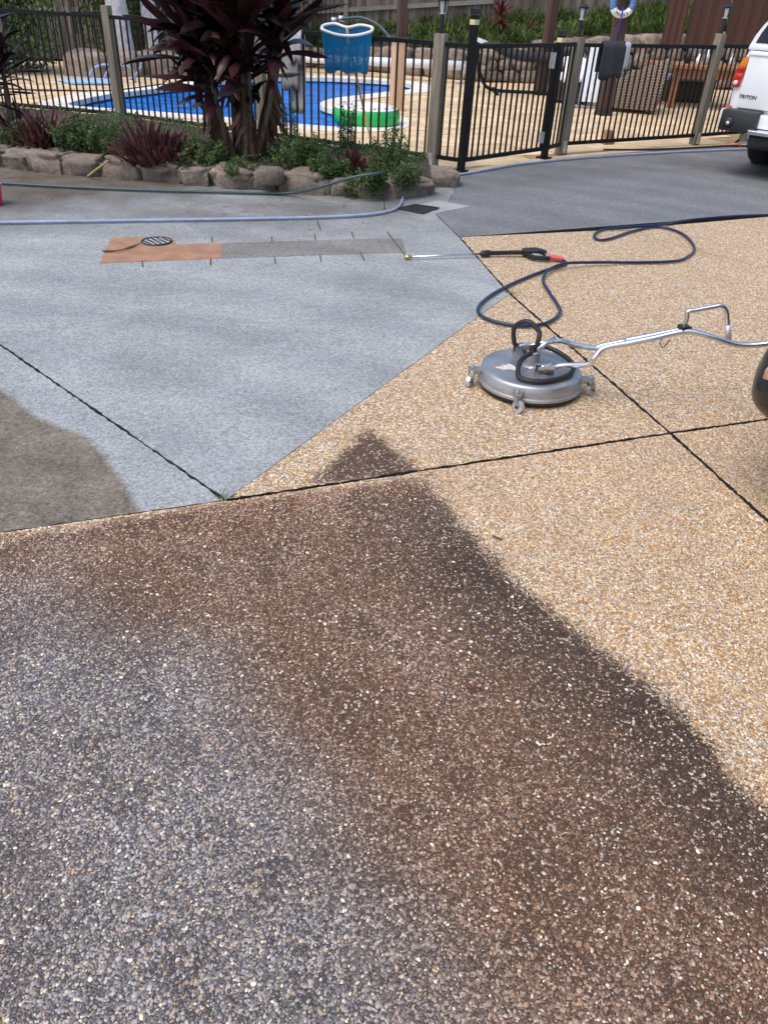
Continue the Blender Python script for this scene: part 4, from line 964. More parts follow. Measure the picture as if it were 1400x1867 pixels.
# hanging brown mesh blinds
for k, (u0, u1, lab) in enumerate(((1203, 1240, 'narrow brown mesh blind nearest the life ring'), (1246, 1312, 'middle brown mesh blind behind the timber table'), (1316, 1384, 'right brown mesh blind above the white ute'))):
    Y = 17.3+.12*k; a, c = AY(u0, 84, Y), AY(u1, 82, Y); t = empty('mesh_blind', ((a.x+c.x)/2, Y, a.z), lab, 'blind', 'brown mesh blinds')
    zt = 2.75; b = MB(); n = 10; vs = []
    for i in range(n+1):
        x = a.x+(c.x-a.x)*i/n; w = .008*math.sin(i*1.9+k)
        vs += [(x, Y+w, a.z), (x, Y+w*.4, zt), (x, Y+w+.012, a.z), (x, Y+w*.4+.012, zt)]
    fs = []
    for i in range(n): q = 4*i; fs += [(q, q+4, q+5, q+1), (q+2, q+3, q+7, q+6)]
    b.add(vs, fs); b.build('mesh', K['screen'], t); MB().tube([V((a.x, Y, a.z)), V((c.x, Y, a.z))], .022, 8).build('bottom_bar', K['dpost'], t); MB().box(((a.x+c.x)/2, Y, zt+.03), (c.x-a.x, .08, .08)).build('headrail', K['dpost'], t)
MB_ = MB().beam((2.3, 16.9, 2.95), (8.5, 17.6, 2.95), .09, .19); tag(MB_.build('pergola_beam', K['dpost']), 'dark stained beam above the mesh blinds', 'beam')
# timber table
tl = G(1220, 196); tb = empty('timber_table', tl, 'long oiled timber table behind the right fence', 'table'); th = .69; tdx = V((1, .06, 0)).normalized(); tdy = V((-.06, 1, 0))
MB().beam(tl-tdx*.35+tdy*.35+V((0, 0, th)), tl+tdx*2.3+tdy*.35+V((0, 0, th)), .95, .045).build('table_top', K['table'], tb, bevel=.006)
MB().beam(tl-tdx*.02+V((0, -.02, th-.12)), tl+tdx*2.1+V((0, -.02, th-.12)), .03, .15).build('apron', K['table'], tb)
for dx, dy in ((0, 0), (2.05, 0), (0, .75), (2.05, .75)):
    p = tl+tdx*dx+tdy*dy; MB().box(p+V((0, 0, th/2-.02)), (.09, .09, th-.04), .06).build('leg', K['table'], tb)
def bottle(p, r, h, m, lab):
    tag(MB().lathe(p, [(r, 0), (r, h*.6), (r*.45, h*.75), (r*.42, h)], 10).build('bottle', m, None, True), lab, 'bottle', 'bottles on the timber table')
zt_ = th+.0225
bottle(tl+tdx*.42+tdy*.2+V((0, 0, zt_)), .05, .17, K['white'], 'left white jar on the timber table'); bottle(tl+tdx*.58+tdy*.24+V((0, 0, zt_)), .055, .24, K['galv'], 'tallest pale bottle on the timber table')
bottle(tl+tdx*.74+tdy*.2+V((0, 0, zt_)), .045, .17, K['glassc'], 'dark glass jar right of the tallest bottle'); bottle(tl+tdx*1.05+tdy*.22+V((0, 0, zt_)), .04, .2, K['offwhite'], 'thin pale bottle at the right of the timber table'); bottle(tl+tdx*.25+tdy*.3+V((0, 0, zt_)), .05, .22, K['plastic'], 'black bottle left of the white jar')
# storage ottoman with a blue cushion under the table
oc = G(1250, 188)+V((.05, .35, 0)); ot = empty('storage_bench', oc, 'black wicker bench with a blue grey cushion under the table', 'bench')
MB().box(oc+V((0, 0, .2)), (.95, .5, .34), .05).build('base', K['wickd'], ot, bevel=.01); MB().box(oc+V((0, 0, .42)), (1.0, .55, .10), .05).build('cushion', K['lid_blue'], ot, True, bevel=.04)
for dx in (-.42, .42): MB().box(oc+V((dx, -.2, .02)), (.05, .05, .04)).build('foot', K['plastic'], ot)
# wicker armchair
def armchair(c, rz, W, D, H, m, lab, cush):
    t = empty('wicker_armchair', c, lab, 'armchair', None, rz); b = MB()
    def L(name, mb, mm, sm=False, bv=.02): return mb.build(name, mm, t, sm, True, bv)
    # local: x across, +y is the front
    L('seat_base', MB().box((0, 0, .22), (W, D, .30)), m); 
    for s in (-1, 1):
        pr = [(-D/2, .06), (D/2, .06), (D/2+.03, .40), (D/2-.1, .5), (-D/2-.02, H), (-D/2-.12, H-.04)]
        q = MB(); n = len(pr); q.add([(s*(W/2-.05), y, z) for y, z in pr]+[(s*(W/2+.06), y, z) for y, z in pr], [tuple(range(n)) if s < 0 else tuple(range(n-1, -1, -1)), tuple(range(2*n-1, n-1, -1)) if s < 0 else tuple(range(n, 2*n))]+[(i, n+i, n+(i+1) % n, (i+1) % n) if s < 0 else (i, (i+1) % n, n+(i+1) % n, n+i) for i in range(n)]); L('arm', q, m)
    L('backrest', MB().beam((0, -D/2+.02, .1), (0, -D/2-.07, H), W-.1, .1, (0, 1, 0)), m); L('cushion', MB().box((0, .04, .42), (W-.12, D-.1, .11)), cush, True, .04)
    for x in (-1, 1):
        for y in (-1, 1): L('foot', MB().box((x*(W/2-.06), y*(D/2-.08), .035), (.06, .06, .07)), K['plastic'], False, 0)
    return t
armchair(G(1150, 205)+V((.1, .35, 0)), math.radians(72), .78, .78, .82, K['wick'], 'brown wicker armchair side on behind the right fence', K['lid_blue'])
armchair(G(1040, 190)+V((0, .35, 0)), math.radians(165), .62, .6, .62, K['wickd'], 'dark wicker armchair with a white towel behind the gate post', K['white'])
pt = G(1040, 190)+V((0.02, .15, .42)); b = MB(); vs = []
for i in range(7):
    for j in range(6): vs.append(pt+V((-.24+.08*i, .12*math.cos(j*.7)-.1, .32-.075*j+.02*math.sin(i*2+j))))
b.add(vs, [(i*6+j, i*6+j+1, (i+1)*6+j+1, (i+1)*6+j) for i in range(6) for j in range(5)]); o = b.build('white_towel', K['white'], None, True); sm = o.modifiers.new('s', 'SOLIDIFY'); sm.thickness = .02
tag(o, 'white towel draped over the dark wicker armchair', 'towel')
# white slatted folding table leaning on the post
wt = G(1085, 198)+V((0, .25, 0)); t = empty('folding_table', wt, 'white slatted folding table leaning against the dark post', 'table')
A = V((0, -.16, .10)); Bv = V((.10, .16, .92)); ax = V((1, 0, 0))
for k in range(6): p = wt+ax*(-.24+.095*k); MB().beam(p+A, p+Bv, .085, .02, (0, 1, .3)).build('slat', K['offwhite'], t)
for f in (.12, .85): q = A+(Bv-A)*f+V((0, .03, 0)); MB().beam(wt+q+ax*-.28, wt+q+ax*.28, .03, .04).build('batten', K['offwhite'], t)
for s in (-.30, .29): MB().tube([wt+A+ax*s+V((0, 0, -.09)), wt+Bv+ax*s], .018, 8).build('frame_tube', K['lid_blue'], t, True)
MB().beam(wt+V((-.42, -.2, .02)), wt+V((.2, -.26, .02)), .04, .03).build('foot_bar', K['lid_blue'], t)
# hammock on a curved black stand
hm = empty('hammock', G(940, 172), 'black hammock slung on a curved black steel stand', 'hammock')
h0, h1 = G(893, 168), G(1040, 176); fr = [AY(872, 84, h0.y-.1), AY(871, 110, h0.y), AY(878, 140, h0.y), h0+V((0.02, 0, .06)), (h0+h1)/2+V((0, 0, .045)), h1+V((-.02, 0, .06)), AY(1056, 130, h1.y), AY(1062, 92, h1.y)]
MB().tube(cat_rom(fr, 6), .032, 8).build('stand', K['black'], hm, True)
for q in (h0, h1): MB().beam(q+V((.1, -.45, .03)), q+V((.1, .45, .03)), .06, .06).build('cross_foot', K['black'], hm)
sl = [fr[0]+V((.05, 0, .02)), AY(900, 82, h0.y), AY(925, 94, h0.y+.05), AY(960, 102, h0.y), AY(1000, 103, h0.y), AY(1035, 96, h0.y), AY(1060, 90, h1.y)]
pts = cat_rom(sl, 6); MB().tube(pts, [.02+.075*math.sin(PI*i/(len(pts)-1))**.6 for i in range(len(pts))], 10).build('sling', K['towel_dark'], hm, True)
MB().beam(AY(868, 70, h0.y), AY(888, 78, h0.y), .05, .07).build('white_end', K['white'], hm)
MB().tube(cat_rom([AY(858, 90, h0.y), AY(866, 92, h0.y), AY(874, 98, h0.y), AY(870, 125, h0.y), AY(874, 160, h0.y)], 4), .014, 6).build('strap', K['rubber'], hm, True)
# towels on the fence
def drape(name, a, bq, zt, front, back, m, lab, cat, wav=.02, thick=.012, nI=9, nJ=16):
    a, bq = V(a), V(bq); d = (bq-a); n = V((d.y, -d.x, 0)).normalized(); vs = []; L = front+back+.06
    for i in range(nI):
        s = i/(nI-1)
        for j in range(nJ):
            l = j/(nJ-1)*L
            if l < front: z = zt-(front-l); off = .035
            elif l < front+.06: th_ = (l-front)/.06*PI; z = zt+.03*math.sin(th_); off = .035*math.cos(th_)
            else: z = zt-(l-front-.06); off = -.035
            drop = max(0, zt-z); sk = .05*drop*(s-.5)*-1
            vs.append(a+d*(s+sk)+n*(off+wav*math.sin(s*9+z*4)*min(1, drop*3))+V((0, 0, z-(.03*math.sin(s*7) if l < front*.1 else 0))))
    b = MB(); b.add(vs, [(i*nJ+j, (i+1)*nJ+j, (i+1)*nJ+j+1, i*nJ+j+1) for i in range(nI-1) for j in range(nJ-1)]); o = b.build(name, m, None, True)
    s = o.modifiers.new('thickness', 'SOLIDIFY'); s.thickness = thick; s.offset = 0; return tag(o, lab, cat)
def onfence(u, v): 
    a, c = V((*P4, 0)), V((*P5, 0)); best = min((abs((CR.T@np.array([*(a+(c-a)*t)[:2], 1.2-CAMH]))@np.array([1, 0, 0])*-FPX/(CR.T@np.array([*(a+(c-a)*t)[:2], 1.2-CAMH]))[2]+700-u), t) for t in np.linspace(0, 1, 200)); return a+(c-a)*best[1]
drape('towel', onfence(1097, 80), onfence(1139, 80), 1.205, .36, .30, K['towel_dark'], 'charcoal towel hung over the fence right of the gate', 'towel')
drape('towel', onfence(1137, 80), onfence(1147, 80), 1.203, .26, .25, K['towel_pale'], 'pale grey cloth beside the charcoal towel on the fence', 'towel', .008)
# grey garment on the left fence
def onleft(t): return V((P2[0]+(P3[0]-P2[0])*t, P2[1]+(P3[1]-P2[1])*t, 0))
drape('grey_garment', onleft(.14), onleft(.235), 1.205, .57, .45, K['towel_grey'], 'grey towel hung over the left fence beside the large cordyline', 'towel', .018, .016)
drape('grey_garment', onleft(.175), onleft(.258), 1.20, .30, .82, K['towel_pale'], 'long pale grey trousers behind the grey towel on the fence', 'trousers', .012, .03)
# leaf net
nt = onleft(.62)+V((-.02, -.09, 0)); nx = V((P3[0]-P2[0], P3[1]-P2[1], 0)).normalized(); ny = V((nx.y, -nx.x, 0))
c0 = AY(632, 62, nt.y-.12); ns = empty('leaf_net', V((c0.x+.16, c0.y+.1, .1)), 'blue pool leaf net with white rim propped on the fence', 'pool net')
rim = [(-.26, .0, .05), (-.24, .09, .035), (-.12, .12, .005), (0, .12, -.005), (.12, .12, .005), (.24, .09, .035), (.27, 0, .055), (.25, -.09, .075), (.13, -.13, .085), (.0, -.10, .06), (-.13, -.13, .085), (-.24, -.09, .07)]
def NP(x, y, z): return c0+V((x, -y*.95-.02, z))
rp = cat_rom([NP(*p) for p in rim], 5, True); MB().tube(rp, .016, 8, True).build('rim', K['white'], ns, True)
b = MB(); n = len(rp); vs = []; LV_ = 9
for k in range(LV_):
    f = k/(LV_-1); sc = 1-.16*f; cx = c0
    for i, p in enumerate(rp):
        q = c0+(p-c0)*sc; q.z = p.z*(1-f)+(c0.z-.34+.02*math.sin(i*.7))*f+.006*math.sin(i*1.3+k); q.y = c0.y+(q.y-c0.y)*(1-.35*f)+.012*math.sin(i*.9+k*.8)*f; q.x += .010*math.sin(i*1.7+k)*f; vs.append(q)
fs = [(k*n+i, k*n+(i+1) % n, (k+1)*n+(i+1) % n, (k+1)*n+i) for k in range(LV_-1) for i in range(n)]; fs.append(tuple((LV_-1)*n+i for i in range(n))); b.add(vs, fs); b.build('net_bag', K['net'], ns, True)
pb_ = G(673, 243, .02); MB().tube([NP(0, -.05, .06), NP(.02, -.10, -.1), NP(.11, -.1, -.4), pb_], .014, 8).build('pole', K['tanpost'], ns, True)
MB().tube(cat_rom([NP(-.02, .02, -.345), NP(.03, .03, -.365), NP(.09, .02, -.35)], 4), .008, 6).build('bottom_clip', K['white'], ns, True)
# arched black pipe behind the net
ap = empty('arched_pipe', AY(660, 40, 10.2), 'dark pipe with grey fitting arching above the leaf net', 'pipe')
MB().tube(cat_rom([AY(607, 36, 10.35), AY(630, 33, 10.3), AY(660, 32, 10.2), AY(688, 44, 10.1), AY(706, 62, 10.0), AY(711, 71, 9.72)], 6), .018, 8).build('pipe', K['greenhose'], ap, True)
for u, v in ((609, 36), (622, 33)): p = AY(u, v, 10.33); MB().tube([p+V((-.03, 0, 0)), p+V((.03, 0, 0))], .032, 10).build('fitting', K['galv'], ap, True)
# watermelon ring float
fa, fb = G(606, 218, .05), G(727, 219, .05); fc = (fa+fb)/2; R_ = (fb-fa).length/2-.16; fo = empty('ring_float', V((fc.x, fc.y+.05, .0)), 'green and white inflatable ring float at the pool edge', 'float')
C_ = V((fc.x, fc.y+.05, .10)); nU, nV = 44, 16
for nm, j0, j1, mm in (('outer_skin', -6, 2, K['lime']), ('top_skin', 2, 10, K['whitevinyl'])):
    vs = []; m = j1-j0+1
    for i in range(nU):
        a = 2*PI*i/nU
        for j in range(j0, j1+1): q = j/16*2*PI; rr_ = R_+.16*math.cos(q)*(1+.02*math.sin(i*2.0)); vs.append(C_+V((rr_*math.cos(a), rr_*math.sin(a)*.9, .15*math.sin(q))))
    MB().add(vs, [(i*m+j, ((i+1) % nU)*m+j, ((i+1) % nU)*m+j+1, i*m+j+1) for i in range(nU) for j in range(m-1)]).build(nm, mm, fo, True)
for i in range(14):
    a = i*2*PI/14+.1; q = 1.15; rr_ = R_+.161*math.cos(q); p = C_+V((rr_*math.cos(a), rr_*math.sin(a)*.9, .151*math.sin(q)))
    MB().lathe(p-V((0, 0, .004)), [(.018, 0), (.013, .006)], 7).build('seed_print', K['ink'], fo)
# pool handrails and foam mat on the far left
hb = G(160, 146); t = empty('pool_handrail', hb, 'pair of curved pale handrails at the far side of the pool', 'handrail')
for dx in (0, .28):
    o_ = hb+V((dx, .05*dx, 0)); MB().tube(cat_rom([o_, o_+V((.12, .02, .18)), o_+V((.32, .05, .26)), o_+V((.52, .08, .22)), o_+V((.56, .09, 0))], 6), .022, 8).build('rail', K['greyhose'], t, True)
hb = G(232, 144); tag(MB().tube(cat_rom([hb, hb+V((.15, 0, .06)), hb+V((.28, 0, .22)), hb+V((.3, 0, .34))], 6), .02, 8).build('curved_pipe', K['greyhose'], None, True), 'short curved pale pipe right of the handrails', 'pipe')
fm = [G(103, 147), G(205, 146), G(208, 155), G(128, 154)]; tag(MB().prism([p[:2] for p in fm], .013, .045).build('foam_mat', K['lblue'], None, bevel=.01), 'flat pale blue foam mat on the paving at the left', 'mat')
hose('thin_cable', [(0, 160), (60, 163), (130, 164), (205, 164), (300, 152)], .012, K['rubber'], 'thin dark cable on the paving behind the pool at the left', cat='cable')
# timber offcut by the fence
wb = G(1109, 264)+V((0, .12, 0)); tag(MB().box(wb+V((0, 0, .085)), (.17, .12, .17), .5, top=(.55, 1)).build('timber_block', K['block'], None, bevel=.004), 'small timber block standing against the fence on the paving', 'wood block')
# rocks at the far end of the pool
for k, (u, v, w, lab) in enumerate(((152, 140, .8, 'brown boulder behind the curved handrails'), (218, 140, .7, 'rounded boulder at the foot of the thick palm'), (290, 138, 1.3, 'long low boulder right of the thinner palm'), (370, 137, 1.2, 'low boulder behind the pool left of the large cordyline'))):
    me = boulder(80+k, (w, .6, .7), sub=3, rough=.2); o = link_mesh('boulder', me, K['wallrock'], None, G(u, v)+V((0, .35, .08))); tag(o, lab, 'rock', 'boulders behind the pool')

# ================================================================== HOSES AND TOOLS ON THE DRIVE
hose('garden_hose', [(-120, 407), (0, 405), (200, 402), (400, 399), (560, 396), (650, 392), (700, 386), (728, 375), (736, 352), (740, 333, .08), (757, 323, .13), (790, 316, .06), (830, 318), (880, 310), (950, 298), (1060, 287), (1180, 279), (1280, 274), (1370, 271), (1460, 270)], .0125, K['greyhose'], 'pale blue garden hose running from the left past the gate to the ute')
hose('dark_hose', [(-120, 328), (0, 333), (120, 340), (260, 346), (400, 350), (500, 352), (540, 350, .05), (575, 343, .13), (610, 332, .20), (650, 321, .27), (690, 315, .30), (706, 312, .22)], .0125, K['greenhose'], 'dark green hose lying along the rock edging and over the rocks')
hose('orange_ended_hose', [(1100, 272), (1180, 272), (1270, 268), (1330, 265), (1400, 265)], .012, K['rubber'], 'thin dark hose beside the garden hose near the ute')
p = G(1340, 264, .02); tag(MB().tube([p+V((-.06, 0, 0)), p+V((-.02, 0, .004)), p+V((.02, 0, .004)), p+V((.07, 0, 0))], [.02, .026, .026, .02], 10).build('hose_connector', mat('orange_plastic', (.65, .13, .06), .4), None, True), 'orange plastic hose connector by the fence near the ute', 'connector')
hose('pressure_hose', [(1000, 468, .035), (1018, 471, .02), (1030, 476), (1028, 482), (990, 494), (940, 514), (895, 538), (872, 560), (880, 577), (915, 589), (960, 594), (1000, 587), (1021, 569), (1015, 553), (1001, 532), (990, 511), (1000, 492, .032), (1030, 480, .044), (1080, 478, .03), (1150, 478), (1210, 477), (1245, 472), (1266, 454), (1250, 430), (1222, 417), (1190, 413), (1150, 422), (1110, 435), (1090, 436), (1083, 428), (1100, 418), (1150, 413, .03), (1200, 409, .03), (1260, 400), (1330, 394), (1400, 391), (1500, 390)], .0108, K['bluehose'], 'navy blue pressure hose looped over the tan slab', n=10)
b = MB()
for k in range(9):
    q = k/8; u, v = 1000+24*q, 468+4*q; p = G(u, v, .036-.012*q); b.tube([p+V((-.012, 0, .002)), p+V((.006, 0, -.001))], .019, 10)
lg = empty('pressure_lance', G(960, 462), 'pressure washer lance with black trigger gun lying on the slabs', 'pressure lance')
b.build('pink_sleeve', K['pink'], lg, True)
L0, L1, L2, L3 = G(745, 468, .022), G(880, 462, .03), G(892, 461, .03), G(955, 459.5, .035)
MB().tube([L0, L1], .0075, 8).build('lance_tube', K['alu'], lg, True); MB().tube([L0-(L1-L0).normalized()*.03, L0, L0+(L1-L0).normalized()*.02], [.014, .016, .013], 8).build('nozzle', K['brass'], lg, True)
MB().tube([L1-V((.02, 0, 0)), L1, L2, L2+(L3-L2).normalized()*.01], [.014, .024, .024, .016], 10).build('collar', K['plastic'], lg, True)
pts = [L2+(L3-L2)*(i/60) for i in range(61)]; MB().tube(pts, [.019 if i % 4 < 2 else .014 for i in range(61)], 10).build('ribbed_grip', K['plastic'], lg)
gd_ = (L3-L2).normalized(); gp = L3
def GP(x, y, z=0): return gp+gd_*x+V((-gd_.y, gd_.x, 0))*y+V((0, 0, z))
def plate(P, z0, z1):
    n = len(P); return MB().add([GP(x, y, z0) for x, y in P]+[GP(x, y, z1) for x, y in P], [tuple(range(n-1, -1, -1)), tuple(range(n, 2*n))]+[(i, (i+1) % n, n+(i+1) % n, n+i) for i in range(n)])
plate([(-.01, -.03), (.06, -.045), (.13, -.03), (.17, -.045), (.175, .0), (.15, .03), (.11, .07), (.0, .06)], -.028, .018).build('gun_body', K['plastic'], lg, bevel=.006)
plate([(.0, -.06), (.04, -.135), (.14, -.16), (.20, -.12), (.185, -.10), (.13, -.13), (.055, -.11), (.03, -.05)], -.024, .008).build('trigger_guard', K['plastic'], lg, bevel=.005); plate([(.05, -.04), (.09, -.095), (.12, -.10), (.10, -.05)], -.02, .004).build('trigger', K['galv'], lg, bevel=.003)
MB().tube([GP(.16, -.02, -.005), G(1000, 468, .035)], .011, 8).build('swivel', K['alu'], lg, True)
# surface cleaner
fr_ = G(977, 737, .03); CC = V((fr_.x, fr_.y+.263, 0)); sc_ = empty('surface_cleaner', CC, 'round stainless steel surface cleaner with tubular handle on the tan slab', 'surface cleaner'); R0 = .262
MB().lathe(CC, [(R0-.01, .035), (R0+.006, .035), (R0+.006, .047), (R0-.004, .052), (R0-.007, .100), (R0-.014, .110), (R0-.028, .114), (.12, .119), (.02, .121)], 64).build('shroud', K['steel'], sc_, 'auto'); MB().lathe(CC, [(R0-.02, .008), (R0-.004, .012), (R0-.006, .04), (R0-.03, .04)], 48).build('brush_skirt', K['rubber'], sc_, True)
MB().lathe(CC+V((-.0, -.0, .119)), [(.05, 0), (.045, .008), (.034, .012), (.034, .075), (.028, .08), (.012, .08), (.012, .10)], 24).build('swivel_hub', K['steel'], sc_, 'auto')
hd = V((.955, .297, 0)); hp = V((-hd.y, hd.x, 0))       # handle heads this way, hp points away from the camera
MB().beam(CC+hp*-.2+V((0, 0, .1205)), CC+hp*.2+V((0, 0, .1205)), .05, .006).build('stiffener', K['steel'], sc_)
bk = []
for s in (-1, 1):
    c = CC+hp*(s*.135)+hd*(-.0)+V((0, 0, .15)); bk.append(c)
    for o_ in (-.02, .02): MB().box(c+hp*o_, (.085, .005, .058), math.atan2(hd.y, hd.x)).build('bracket', K['alu'], sc_)
    MB().tube([c-hp*.035, c+hp*.035], .009, 8).build('pivot_bolt', K['grate'], sc_, True)
# badge: worn pale sticker on the shroud
st_ = [(-.19, -.02), (-.15, -.05), (-.12, -.04), (-.09, -.06), (-.055, -.05), (-.06, -.02), (-.09, .0), (-.12, .03), (-.125, .01), (-.16, .01), (-.14, -.01)]
MB().prism([(CC.x+x, CC.y+y-.02) for x, y in st_], .1152, .1195).build('worn_sticker', mat('worn_sticker', (.62, .60, .56), .6, var=.3, vs=60), sc_); MB().box(CC+V((.14, .02, .118)), (.05, .035, .006), .3).build('dark_label', K['plastic'], sc_)
# handle: two prongs joining into one pole, then the hand loop
J1 = G(1102, 634, .30); T1 = G(1252, 604, .40); e1_ = G(1345, 628, .36); e2_ = G(1400, 626, .38); e3_ = e2_+(e2_-e1_)*1.3+V((0, 0, .04))
nearp = [bk[0], bk[0]+hd*.09+V((0, 0, .02)), G(1072, 664, .215), G(1085, 650, .26), J1, J1+(T1-J1)*.3]
farp = [bk[1], bk[1]+hd*.07+V((0, 0, .02)), G(1018, 621, .21), G(1050, 629, .25), G(1085, 634, .285), J1+hp*.026, J1+(T1-J1)*.3+hp*.026]
MB().tube(cat_rom(nearp, 6), .0135, 10).build('handle_prong', K['alu'], sc_, True); MB().tube(cat_rom(farp, 6), .0135, 10).build('handle_prong', K['alu'], sc_, True)
pole = [J1+(T1-J1)*.25, J1+(T1-J1)*.6, T1, G(1300, 615, .385), e1_, e2_, e3_]; MB().tube(cat_rom(pole, 8), .0145, 12).build('handle_pole', K['alu'], sc_, True); MB().tube([p+hp*.03 for p in cat_rom(pole[:3], 6)], .0135, 12).build('handle_pole', K['alu'], sc_, True)
D0 = T1+hp*.03; dY = D0.y
lp_ = [D0+V((0, 0, .01)), AY(1252, 580, dY), AY(1254, 568, dY), AY(1268, 565, dY), AY(1300, 559, dY), AY(1316, 557, dY), AY(1324, 567, dY), AY(1326, 585, dY), AY(1327, 618, dY)]
MB().tube(cat_rom(lp_, 6), .011, 10).build('hand_loop', K['alu'], sc_, True); MB().tube([AY(1326.5, 592, dY), AY(1328, 619, dY)], .0145, 12).build('grip_sleeve', K['galv'], sc_, True); MB().box(D0+V((0, -.01, .008)), (.05, .05, .03), .3).build('clamp', K['plastic'], sc_, bevel=.006)
MB().tube(cat_rom([G(1207, 618, .375), G(1203, 626, .36), G(1209, 633, .345), G(1216, 626, .36), G(1220, 619, .375)], 5), .0025, 5).build('wire_tie', K['grate'], sc_, True)
hubz = CC+V((0, 0, .205)); far_b = bk[1]+V((-.03, -.02, .02))
MB().tube(cat_rom([hubz+V((0, 0, -.01)), hubz+V((.012, .0, .05)), hubz+V((.01, .02, .09)), hubz+V((-.045, .05, .125)), hubz+V((-.10, .09, .08)), far_b+V((-.02, .0, .03)), far_b], 8), .0125, 10).build('whip_hose', K['rubber'], sc_, True)
lpz = [hubz+V((.0, -.01, -.005)), hubz+V((-.07, -.07, -.03)), CC+V((-.09, -.17, .134)), CC+V((-.03, -.215, .130)), CC+V((.06, -.2, .130)), CC+V((.17, -.12, .134)), CC+V((.20, -.02, .145)), CC+V((.15, .08, .16)), CC+V((.05, .13, .18)), hubz+V((.02, .02, .0))]
MB().tube(cat_rom(lpz, 8), .0125, 10).build('coiled_hose', K['rubber'], sc_, True)
MB().tube([hubz+V((.01, -.005, .0)), hubz+V((.05, .01, .03)), hubz+V((.10, .03, .055))], [.017, .013, .011], 8).build('quick_coupler', K['alu'], sc_, True); MB().box(hubz+V((.0, .0, .0)), (.05, .035, .045), .6).build('elbow', K['plastic'], sc_, bevel=.008)
for ang_ in (math.radians(183), math.radians(250), math.radians(-14), math.radians(72)):
    d = V((math.cos(ang_), math.sin(ang_), 0)); s = V((-d.y, d.x, 0)); c = CC+d*(R0+.04); rz = math.atan2(d.y, d.x)
    t = MB().box(CC+d*(R0+.022)+V((0, 0, .092)), (.075, .05, .007), rz).build('caster', K['steel'], sc_)
    MB().beam(CC+d*(R0-.002)+V((0, 0, .06)), CC+d*(R0-.002)+V((0, 0, .098)), .05, .006).build('mount', K['steel'], t); MB().tube([c+V((0, 0, .098)), c+V((0, 0, .118))], .008, 6).build('bolt', K['galv'], t)
    off = s*.018+d*.01; wc = c+off+V((0, 0, .031))
    for k in (-1, 1): MB().beam(c+V((0, 0, .088))+d*0+s.cross(V((0, 0, 1)))*0+(off.cross(V((0, 0, 1))).normalized())*(k*.014), wc+(off.cross(V((0, 0, 1))).normalized())*(k*.014), .022, .004, (off.cross(V((0, 0, 1))))).build('fork', K['steel'], t)
    axl = off.cross(V((0, 0, 1))).normalized(); MB().tube([wc-axl*.01, wc+axl*.01], .031, 18).build('wheel', K['galv'], t, 'auto'); MB().tube([wc-axl*.019, wc+axl*.019], .008, 8).build('axle', K['grate'], t)

# ================================================================== VEHICLES
def loft(b, secs):                      # secs: list of (y, [(x, z)...]) closed outlines with equal counts
    n = len(secs[0][1]); vs = [(x, y, z) for y, pr in secs for x, z in pr]
    fs = [(i*n+k, i*n+(k+1) % n, (i+1)*n+(k+1) % n, (i+1)*n+k) for i in range(len(secs)-1) for k in range(n)]
    fs += [tuple(range(n-1, -1, -1)), tuple((len(secs)-1)*n+k for k in range(n))]
    b.add(vs, fs); return b
def wheel(parent, c, r, w, ax=V((1, 0, 0)), local=True):
    c = V(c); prof = [(r*.62, -w/2), (r*.93, -w/2), (r, -w*.36), (r, w*.36), (r*.93, w/2), (r*.62, w/2)]
    M = V((0, 0, 1)).rotation_difference(ax).to_matrix()
    ty = MB().lathe(c, prof, 40, M).build('wheel', K['tyre'], parent, 'auto', local)
    tr = MB()
    for k in range(40):
        a = k*2*PI/40; p = c+M@V((math.cos(a)*(r+.002), math.sin(a)*(r+.002), 0)); tr.box(p, (.016, .02, w*.7), M=M@Matrix.Rotation(a, 3, 'Z'))
    t_ = tr.build('tread', K['tyre'], ty, False, local); t_.parent = ty
    MB().lathe(c, [(r*.6, -w*.4), (r*.62, -w*.46), (r*.5, -w*.3), (r*.15, -w*.42), (r*.12, -w*.45), (r*.15, w*.42), (r*.62, w*.46)], 24, M).build('rim', K['alu'], ty, 'auto', local)
OU = AY(1319, 198, 10.0); OU.z = 0
ut = empty('pickup_ute', OU, 'white pickup ute with a white canopy parked beside the pool fence', 'ute', None, math.radians(-40)); W_ = 1.78
def UL(nm, mb, mm, smooth=False, bevel=0, parent=None):
    o = mb.build(nm, mm, parent or ut, smooth, True, bevel); return o
def sym(L): return L+[(W_-x, z) for x, z in reversed(L)]
tub = sym([(.10, .46), (.05, .56), (.02, .70), (.01, .85), (.03, 1.05), (.06, 1.20), (.09, 1.27)])
UL('tub', loft(MB(), [(.05, [(.05+x*.944, z) for x, z in tub]), (.10, tub), (1.55, tub)]), K['carwhite'], 'auto', 0)
cabp = lambda dx, zt: sym([(.06, .42), (.02, .60), (.01, .85), (.03, 1.05), (.06, 1.15), (.10+dx*.5, 1.2+(zt-1.2)*.5), (.14+dx, zt)])
UL('cab', loft(MB(), [(1.60, cabp(.10, 1.70)), (1.75, cabp(.10, 1.76)), (2.9, cabp(.1, 1.76)), (3.6, cabp(.02, 1.22)), (4.7, cabp(.04, 1.08)), (5.0, cabp(.1, .95))]), K['carwhite'], 'auto')
for s in (0, 1):
    for y0, y1 in ((1.75, 2.2), (2.25, 2.95)):
        x = [.075, .165]; x = [W_-q for q in x] if s else x; e = .012*(1 if s else -1)
        UL('side_window', MB().add([(x[0]+e, y0, 1.24), (x[0]+e, y1+.25, 1.24), (x[1]+e, y1, 1.64), (x[1]+e, y0+.02, 1.64)], [(0, 1, 2, 3)] if not s else [(3, 2, 1, 0)]), K['tint'])
